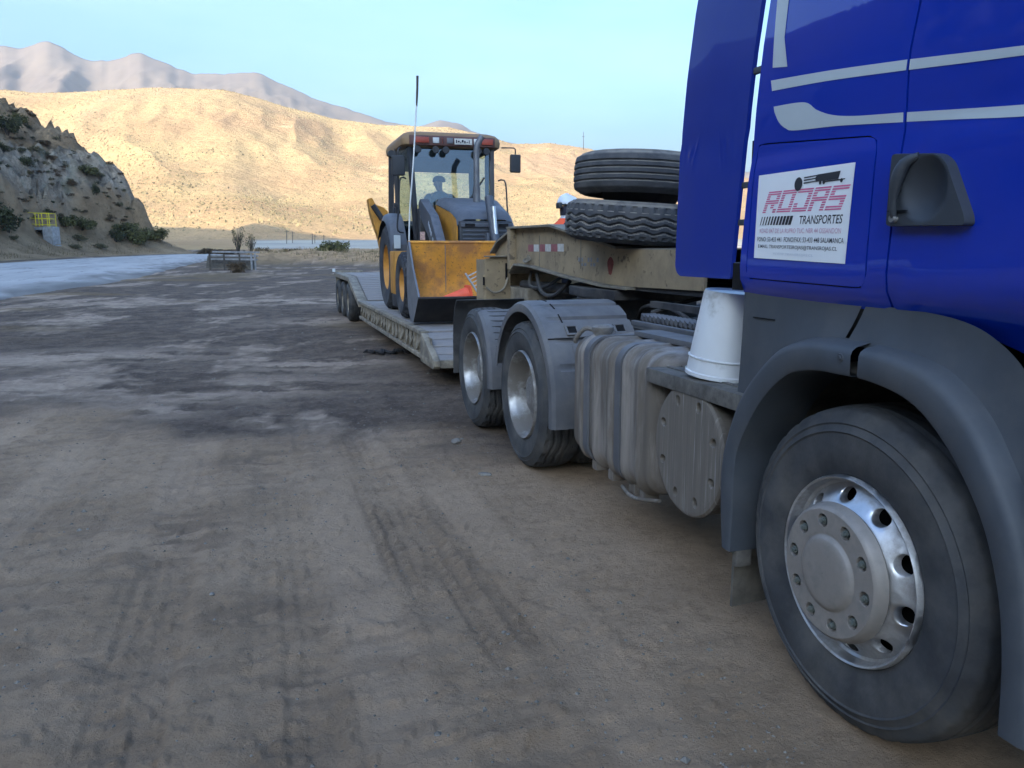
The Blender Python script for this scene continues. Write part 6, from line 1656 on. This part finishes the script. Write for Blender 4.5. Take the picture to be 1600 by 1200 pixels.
# gravel strewn over the yard
vs, fs = [], []
octv = [(1, 0, 0), (0, 1, 0), (-1, 0, 0), (0, -1, 0), (0, 0, 0.8)]; octf = [(0, 1, 4), (1, 2, 4), (2, 3, 4), (3, 0, 4)]
Zr = Z
nA = 420
for k in range(11000):
    i = int(rng.integers(60, 480)); j = int(rng.integers(0, nA)); x, y = X[i, j], Y[i, j]
    if x > 1.6 and y > 0.5 and y < 8: continue
    if rng.random() > 0.25 + 0.75 * float(sstep(0.45, 0.7, fbm(np.array(x * 0.9), np.array(y * 0.9), 300, 3))): continue
    s = rng.uniform(0.002, 0.008) * (1 + 0.13 * R[i]) * (2.0 if rng.random() < 0.05 else 1); a = rng.uniform(0, 6.28); x += rng.uniform(-.04, .04); z = Z[i, j]; o_ = len(vs); f_ = rng.uniform(0.6, 1)
    for q in octv: vs.append((x + s * (q[0] * cos(a) - q[1] * sin(a) * f_), y + s * (q[0] * sin(a) + q[1] * cos(a) * f_), z - s * 0.15 + s * q[2] * 0.8))
    fs += [tuple(w + o_ for w in t_) for t_ in octf]
me = bpy.data.meshes.new('gravel'); me.from_pydata(vs, [], fs); me.materials.append(mat('gravel_stone', (0.15, 0.132, 0.11), 0.9, var=0.5, vscale=40))
o = link_mesh('gravel', me); o['kind'] = 'stuff'; o['label'] = 'fine loose gravel strewn over the dirt yard'; o['category'] = 'gravel'

# concrete platform with yellow railings on the bank
def plat():
    p0 = pick(74, 376); D_ = p0.x * SY + p0.y * CY
    fx, fy = SY, CY; rx, ry = CY, -SY                       # forward and right unit vectors on the ground
    t_ = thing('valve_platform', p0, 'small concrete platform with yellow railings and sloping stair wall on the roadside bank', 'platform')
    k = D_ / F_PX                                            # metres per photo pixel there
    def W(px, py, dep=0.0): 
        q = Vector((p0.x + (px - 74) * k * rx + dep * fx, p0.y + (px - 74) * k * ry + dep * fy, p0.z + (376 - py) * k)); return q
    def blk(px0, px1, py0, py1, d0, d1, name, m):
        b = MB(); ps = [W(px0, py1, d0), W(px1, py1, d0), W(px1, py1, d1), W(px0, py1, d1), W(px0, py0, d0), W(px1, py0, d0), W(px1, py0, d1), W(px0, py0, d1)]
        b.add(ps, [(0, 1, 2, 3), (4, 7, 6, 5), (0, 4, 5, 1), (1, 5, 6, 2), (2, 6, 7, 3), (3, 7, 4, 0)]); return b.build(name, m, t_, bevel=0.02)
    blk(68, 83, 353, 384, 0.0, 1.6, 'concrete_pier', 'concrete')
    blk(46, 68, 354, 358, 0.2, 1.6, 'deck_slab', 'concrete')
    b = MB(); b.add([W(36, 357, .3), W(42, 355, .3), W(64, 374, .3), W(64, 379, .3), W(36, 357, .6), W(42, 355, .6), W(64, 374, .6), W(64, 379, .6)], [(0, 1, 2, 3), (7, 6, 5, 4), (0, 4, 5, 1), (1, 5, 6, 2), (2, 6, 7, 3), (3, 7, 4, 0)]); b.build('stair_wall', 'concrete', t_)
    blk(40, 88, 381, 386, -0.4, 1.0, 'footing', 'concrete')
    blk(48, 68, 358, 380, 1.2, 1.6, 'back_wall', 'flap_mud')
    def post(px, py0, py1, dep): b = MB(); b.tube([W(px, py0, dep), W(px, py1, dep)], 0.045, 6); b.build('railing_post', 'yellow', t_)
    for px, a, c_, d in ((29, 334, 359, 0.3), (39, 332, 352, 0.2), (46, 331, 360, 0.1), (59, 333, 352, 0.0), (69, 333, 352, 0.0), (80, 333, 353, 0.0), (40, 332, 352, 1.5), (53, 332, 352, 1.5), (66, 333, 352, 1.5), (79, 334, 353, 1.5)): post(px, a, c_, d)
    for py in (332, 340, 349):
        for d, xa, xb in ((0.0, 46, 80), (1.5, 40, 79)):
            b = MB(); b.tube([W(xa, py, d), W(xb, py + 1, d)], 0.035, 6); b.build('railing_bar', 'yellow', t_)
        b = MB(); b.tube([W(39, py, 0.2), W(40, py, 1.5)], 0.035, 6); b.tube([W(80, py + 1, 0), W(79, py + 1, 1.5)], 0.035, 6); b.build('railing_bar', 'yellow', t_)
plat()

# low weathered barrier at the road edge
b0 = ghit(345, 421); D_ = b0.x * SY + b0.y * CY; k = D_ / F_PX
bar_ = thing('road_barrier', b0, 'low weathered timber and steel barrier standing at the road edge', 'barrier')
def BW(px, py, dep=0.0): 
    return Vector((b0.x + (px - 345) * k * CY + dep * SY, b0.y - (px - 345) * k * SY + dep * CY, b0.z + (421 - py) * k))
for py, d, px0, px1 in ((393, 0.8, 326, 400), (398.5, 0.0, 327, 404), (404, 0.0, 330, 403)):
    b = MB(); b.bar(BW(px0, py, d), BW(px1, py + 1.0, d), 0.05, 0.11); b.build('barrier_rail', 'rail', bar_, bevel=0.01)
for px in (329, 351, 375, 393, 399):
    b = MB(); b.bar(BW(px, 423), BW(px, 396), 0.11, 0.11); b.build('barrier_post', 'rail' if px > 380 else 'pole', bar_, bevel=0.01)
b = MB(); b.add([BW(319, 418, 0.3), BW(392, 419, 0.3), BW(390, 400, 0.5), BW(321, 399, 0.5), BW(319, 418, 0.9), BW(392, 419, 0.9), BW(390, 400, 0.8), BW(321, 399, 0.8)], [(0, 1, 2, 3), (7, 6, 5, 4), (0, 4, 5, 1), (1, 5, 6, 2), (2, 6, 7, 3), (3, 7, 4, 0)]); b.build('barrier_board', 'flap_mud', bar_)

# ---- plants
def bush_mesh(name, seed, n, leaf, shape, m, twigs=14, spread=1.0):
    """foliage of many small leaf faces, radius about 1, standing on z=0; returns (leaf mesh, twig mesh)"""
    q = np.random.default_rng(seed)
    lobes = [(q.uniform(-.55, .55), q.uniform(-.55, .55), q.uniform(.25, .85) * shape, q.uniform(.28, .52)) for _ in range(9)]
    vs, fs = [], []
    for _ in range(n):
        lx, ly, lz, lr = lobes[int(q.integers(len(lobes)))]
        d = q.normal(size=3); d /= np.linalg.norm(d); r = lr * (q.random() ** 0.45)
        c = np.array([lx, ly, lz]) + d * r * np.array([1, 1, 0.9])
        if c[2] < 0.02: c[2] = abs(c[2]) + 0.02
        a = q.normal(size=3); a /= np.linalg.norm(a); e = np.cross(a, q.normal(size=3)); e /= np.linalg.norm(e)
        s = leaf * q.uniform(0.6, 1.4); o_ = len(vs)
        vs += [tuple(c - a * s), tuple(c + e * s * 0.45), tuple(c + a * s), tuple(c - e * s * 0.45)]; fs.append((o_, o_ + 1, o_ + 2, o_ + 3))
    me = bpy.data.meshes.new(name); me.from_pydata(vs, [], fs); me.materials.append(MT[m])
    b = MB()
    for k in range(twigs):
        lx, ly, lz, lr = lobes[k % len(lobes)]; a = q.uniform(0, 6.28); tip = Vector((lx + lr * 0.8 * cos(a), ly + lr * 0.8 * sin(a), lz + lr * q.uniform(0.2, 0.9)))
        b.tube([(0.06 * cos(a), 0.06 * sin(a), -0.05), (tip.x * 0.5, tip.y * 0.5, tip.z * 0.6), tuple(tip)], [0.022, 0.014, 0.005], 4)
    o = b.build('twigs', 'twig_dry', None); tm_ = o.data; bpy.data.objects.remove(o)
    return me, tm_
BT = {'olive': bush_mesh('foliage', 1, 1500, 0.075, 0.9, 'leaf_olive'), 'dark': bush_mesh('foliage', 2, 1500, 0.07, 0.9, 'leaf_dark'), 'grey': bush_mesh('foliage', 3, 1100, 0.07, 0.8, 'leaf_grey'),
      'dry': bush_mesh('foliage', 4, 1500, 0.060, 0.62, 'leaf_dry', 30), 'sparse': bush_mesh('foliage', 5, 170, 0.07, 1.25, 'leaf_dark', 40), 'olive2': bush_mesh('foliage', 6, 1500, 0.075, 0.8, 'leaf_olive')}
def bush(kind, p, w, h, label, group, name='bush', rz=None):
    t_ = thing(name, p, label, 'bush' if name == 'bush' else 'shrub', group, rz if rz is not None else random.uniform(0, 6.28))
    f = link_mesh('foliage', BT[kind][0], t_); f.scale = (w, w, h); g_ = link_mesh('twigs', BT[kind][1], t_); g_.scale = (w, w, h)
    return t_
def bush_px(kind, px, py, wpx, hpx, label, group, sink=0.12):
    p = pick(px, py)
    if p is None: return
    k = (p.x * SY + p.y * CY) / F_PX
    bush(kind, (p.x, p.y, p.z - sink), wpx * k / 1.7, hpx * k / 1.15, label, group)
GB = 'bushes along the foot of the rock face'
bush_px('dark', 12, 358, 62, 44, 'big dark green bush left of the yellow railings', GB)
bush_px('olive', -25, 352, 50, 40, 'olive bush at the left edge of the photo behind the bank', GB)
bush_px('olive2', 100, 350, 40, 24, 'low olive bush right behind the yellow railings', GB)
bush_px('olive', 128, 356, 40, 22, 'spreading olive bush at the rock foot, second right of the railings', GB)
bush_px('dark', 181, 376, 30, 25, 'round dark bush on the bank, leftmost of the big roadside clump', GB)
bush_px('olive', 212, 379, 42, 30, 'tall olive bush in the middle of the roadside clump', GB)
bush_px('olive2', 243, 372, 44, 24, 'brownish olive bush at the right end of the roadside clump', GB)
bush_px('olive', 195, 360, 44, 18, 'olive bush behind the roadside clump below the rock nose', GB)
bush_px('grey', 122, 374, 24, 14, 'small grey bush on the bank right of the concrete pier', GB)
bush_px('grey', 155, 386, 22, 11, 'small grey bush low on the bank close to the road', GB)
bush_px('grey', 116, 386, 20, 10, 'small grey bush beside the concrete footing at the road', GB)
bush_px('grey', 20, 372, 16, 10, 'tiny grey bush on the bank below the big dark bush', GB)
bush_px('dry', 300, 388, 38, 14, 'reddish dry bush at the far end of the bank by the road', GB)
GH = 'scrub clinging to the rocky hillside'
hill_b = [('dark', 12, 205, 44, 34, 'dark scrub near the top left of the rocky hill'), ('olive', 30, 190, 26, 20, 'olive scrub on the upper skyline of the rocky hill'), ('dark', 40, 255, 24, 18, 'dark round scrub in the middle of the rock face'), ('olive', 134, 268, 34, 18, 'leafy scrub on the hill skyline above the rock shoulder'),
          ('dry', 66, 222, 26, 12, 'dry brown scrub on the sloping hill skyline'), ('dry', 80, 245, 26, 10, 'dry brown scrub on the upper earth slope'), ('grey', 150, 272, 22, 12, 'thin grey scrub at the right end of the leafy skyline scrub'), ('dark', 150, 300, 12, 20, 'dark narrow scrub in a gully of the rock face'),
          ('dry', 110, 285, 20, 12, 'dry scrub on the pale part of the rock face'), ('grey', 186, 318, 14, 9, 'small grey scrub low on the rock nose'), ('dry', 172, 338, 16, 12, 'dry scrub at the base of the rock nose'), ('grey', 55, 232, 20, 12, 'grey scrub on the earth slope below the skyline'), ('dark', 4, 232, 26, 16, 'dark scrub at the left edge on the upper slope')]
for k_, px, py, w_, h_, lab in hill_b: bush_px(k_, px, py, w_, h_, lab, GH, sink=0.3)
tuft_v, tuft_f = {}, {}
for k_ in ('dry', 'grey', 'dark'):
    me_ = bush_mesh('foliage', {'dry': 41, 'grey': 42, 'dark': 43}[k_], 230, 0.13, 0.7, 'leaf_grey', 1)[0]
    P_ = np.array([tuple(v.co) for v in me_.vertices]); F_ = [tuple(p.vertices) for p in me_.polygons]; bpy.data.meshes.remove(me_)
    vs, fs = [], []
    n_ = 0
    while n_ < (75 if k_ != 'dark' else 45):
        px, py = random.uniform(-10, 205), random.uniform(170, 345)
        n_ += 1
        p = pick(px, py)
        if p is None or p.z < 3.5: continue
        kk = (p.x * SY + p.y * CY) / F_PX; w = random.uniform(5, 15) * kk / 1.7; hh = w * random.uniform(0.5, 0.9); a_ = random.uniform(0, 6.28); o_ = len(vs)
        for q in P_: vs.append((p.x + w * (q[0] * cos(a_) - q[1] * sin(a_)), p.y + w * (q[0] * sin(a_) + q[1] * cos(a_)), p.z - 0.15 + hh * q[2]))
        fs += [tuple(i + o_ for i in f) for f in F_]
    me_ = bpy.data.meshes.new('hillside_tufts'); me_.from_pydata(vs, [], fs); me_.materials.append(MT['leaf_' + k_])
    o = link_mesh('hillside_tufts', me_); o['kind'] = 'stuff'; o['category'] = 'scrub'
    o['label'] = {'dry': 'reddish brown dry scrub tufts dotted over the shaded rocky hillside', 'grey': 'greyish scrub tufts dotted over the shaded rocky hillside', 'dark': 'dark green scrub tufts dotted over the shaded rocky hillside'}[k_]
GV = 'dry shrubs along the far edge of the yard'
def vb(kind, px, py, w_, h_, lab, sink=0.05):
    p = ghit(px, py); k = (p.x * SY + p.y * CY) / F_PX; bush(kind, (p.x, p.y, p.z - sink), w_ * k / 1.7, h_ * k / 1.0, lab, GV)
vb('dry', 368, 425, 40, 22, 'round dark dry shrub in front of the low barrier')
vb('dry', 412, 406, 34, 26, 'round brown dry shrub just right of the low barrier')
vb('dry', 330, 396, 40, 12, 'flat dry shrub behind the left end of the barrier')
vb('dry', 360, 396, 50, 10, 'flat dark shrub behind the middle of the barrier')
vb('dry', 455, 403, 50, 20, 'brown dry shrub on the berm, left of the green plant')
vb('olive', 522, 402, 52, 25, 'green leafy plant on the berm left of the backhoe', sink=-0.1)
vb('dark', 512, 402, 24, 23, 'dark green plant in the left half of the berm plant', sink=-0.1)
vb('dry', 545, 408, 50, 15, 'dry shrub on the berm right of the green plant')
vb('dry', 580, 410, 40, 14, 'dry shrub on the berm nearest the backhoe')
vb('dry', 485, 408, 40, 14, 'low dry shrub on the berm below the green plant')
vb('sparse', 372, 396, 26, 34, 'thin bare shrub sticking up behind the barrier')
vb('sparse', 393, 396, 22, 25, 'thin shrub right of the taller bare one behind the barrier')
# dry grass on bank, verge and berm
vs, fs = [], []
def blade(x, y, z, hh):
    a = rng.uniform(0, 6.28); w_ = hh * 0.10; lx, ly = rng.normal() * 0.3 * hh, rng.normal() * 0.3 * hh; o_ = len(vs)
    vs.extend([(x - w_ * cos(a), y - w_ * sin(a), z), (x + w_ * cos(a), y + w_ * sin(a), z), (x + lx, y + ly, z + hh)]); fs.append((o_, o_ + 1, o_ + 2))
n = 0
while n < 16000:
    i = int(rng.integers(0, 420)); j = int(rng.integers(2, 18)); 
    if i >= HX.shape[0]: continue
    if float(fbm(np.array(HX[i, j] * 0.3), np.array(HY[i, j] * 0.3), 310, 3)) < 0.42: n += 1; continue
    blade(HX[i, j] + rng.normal() * 0.25, HY[i, j] + rng.normal() * 0.25, HZ[i, j] - 0.03, rng.uniform(0.15, 0.42)); n += 1
vy, vx = np.nonzero((verge > 0.6) & (RR < 110) & (S < 25))
for q in rng.integers(0, len(vy), 15000):
    i, j = vy[q], vx[q]; blade(X[i, j] + rng.normal() * 0.15, Y[i, j] + rng.normal() * 0.15, Z[i, j] - 0.02, rng.uniform(0.10, 0.40))
me = bpy.data.meshes.new('dry_grass'); me.from_pydata(vs, [], fs); me.materials.append(MT['grass'])
o = link_mesh('dry_grass', me); o['kind'] = 'stuff'; o['label'] = 'dry pale grass covering the roadside bank and berm'; o['category'] = 'grass'

# thin poles far out on the valley floor
for px, py0, py1, D_, lb_ in ((448, 374, 359, 230, 'leftmost and tallest of the five utility poles'), (457, 374, 361, 236, 'second utility pole from the left, close beside the tallest'), (488, 377, 364, 225, 'middle one of the five utility poles'), (492, 377, 366, 232, 'utility pole just right of the middle one'), (506, 378, 366, 240, 'rightmost utility pole, above the green berm plant')):
    p, q = at(px, py0 + 6, D_), at(px, py1, D_)
    t_ = thing('utility_pole', p, lb_ + ' on the valley floor', 'pole', 'utility poles on the valley floor')
    b = MB(); b.tube([p, q], 0.10, 6); b.build('pole_shaft', 'pole', t_)
    b = MB(); b.bar(q - Vector((0.7, 0, 0.4)), q + Vector((0.7, 0, -0.4)), 0.1); b.build('cross_arm', 'pole', t_)
p, q = at(912, 240, 690), at(912, 206, 690)
t_ = thing('mast', p, 'thin lattice mast on the mountain skyline above the spare tyres', 'mast'); b = MB(); b.tube([p, q], [0.35, 0.2], 4); b.build('mast_shaft', 'pole', t_)
b = MB(); b.bar(q - Vector((1.2, 0, 4)), q + Vector((1.2, 0, -4)), 0.3); b.build('mast_arm', 'pole', t_)
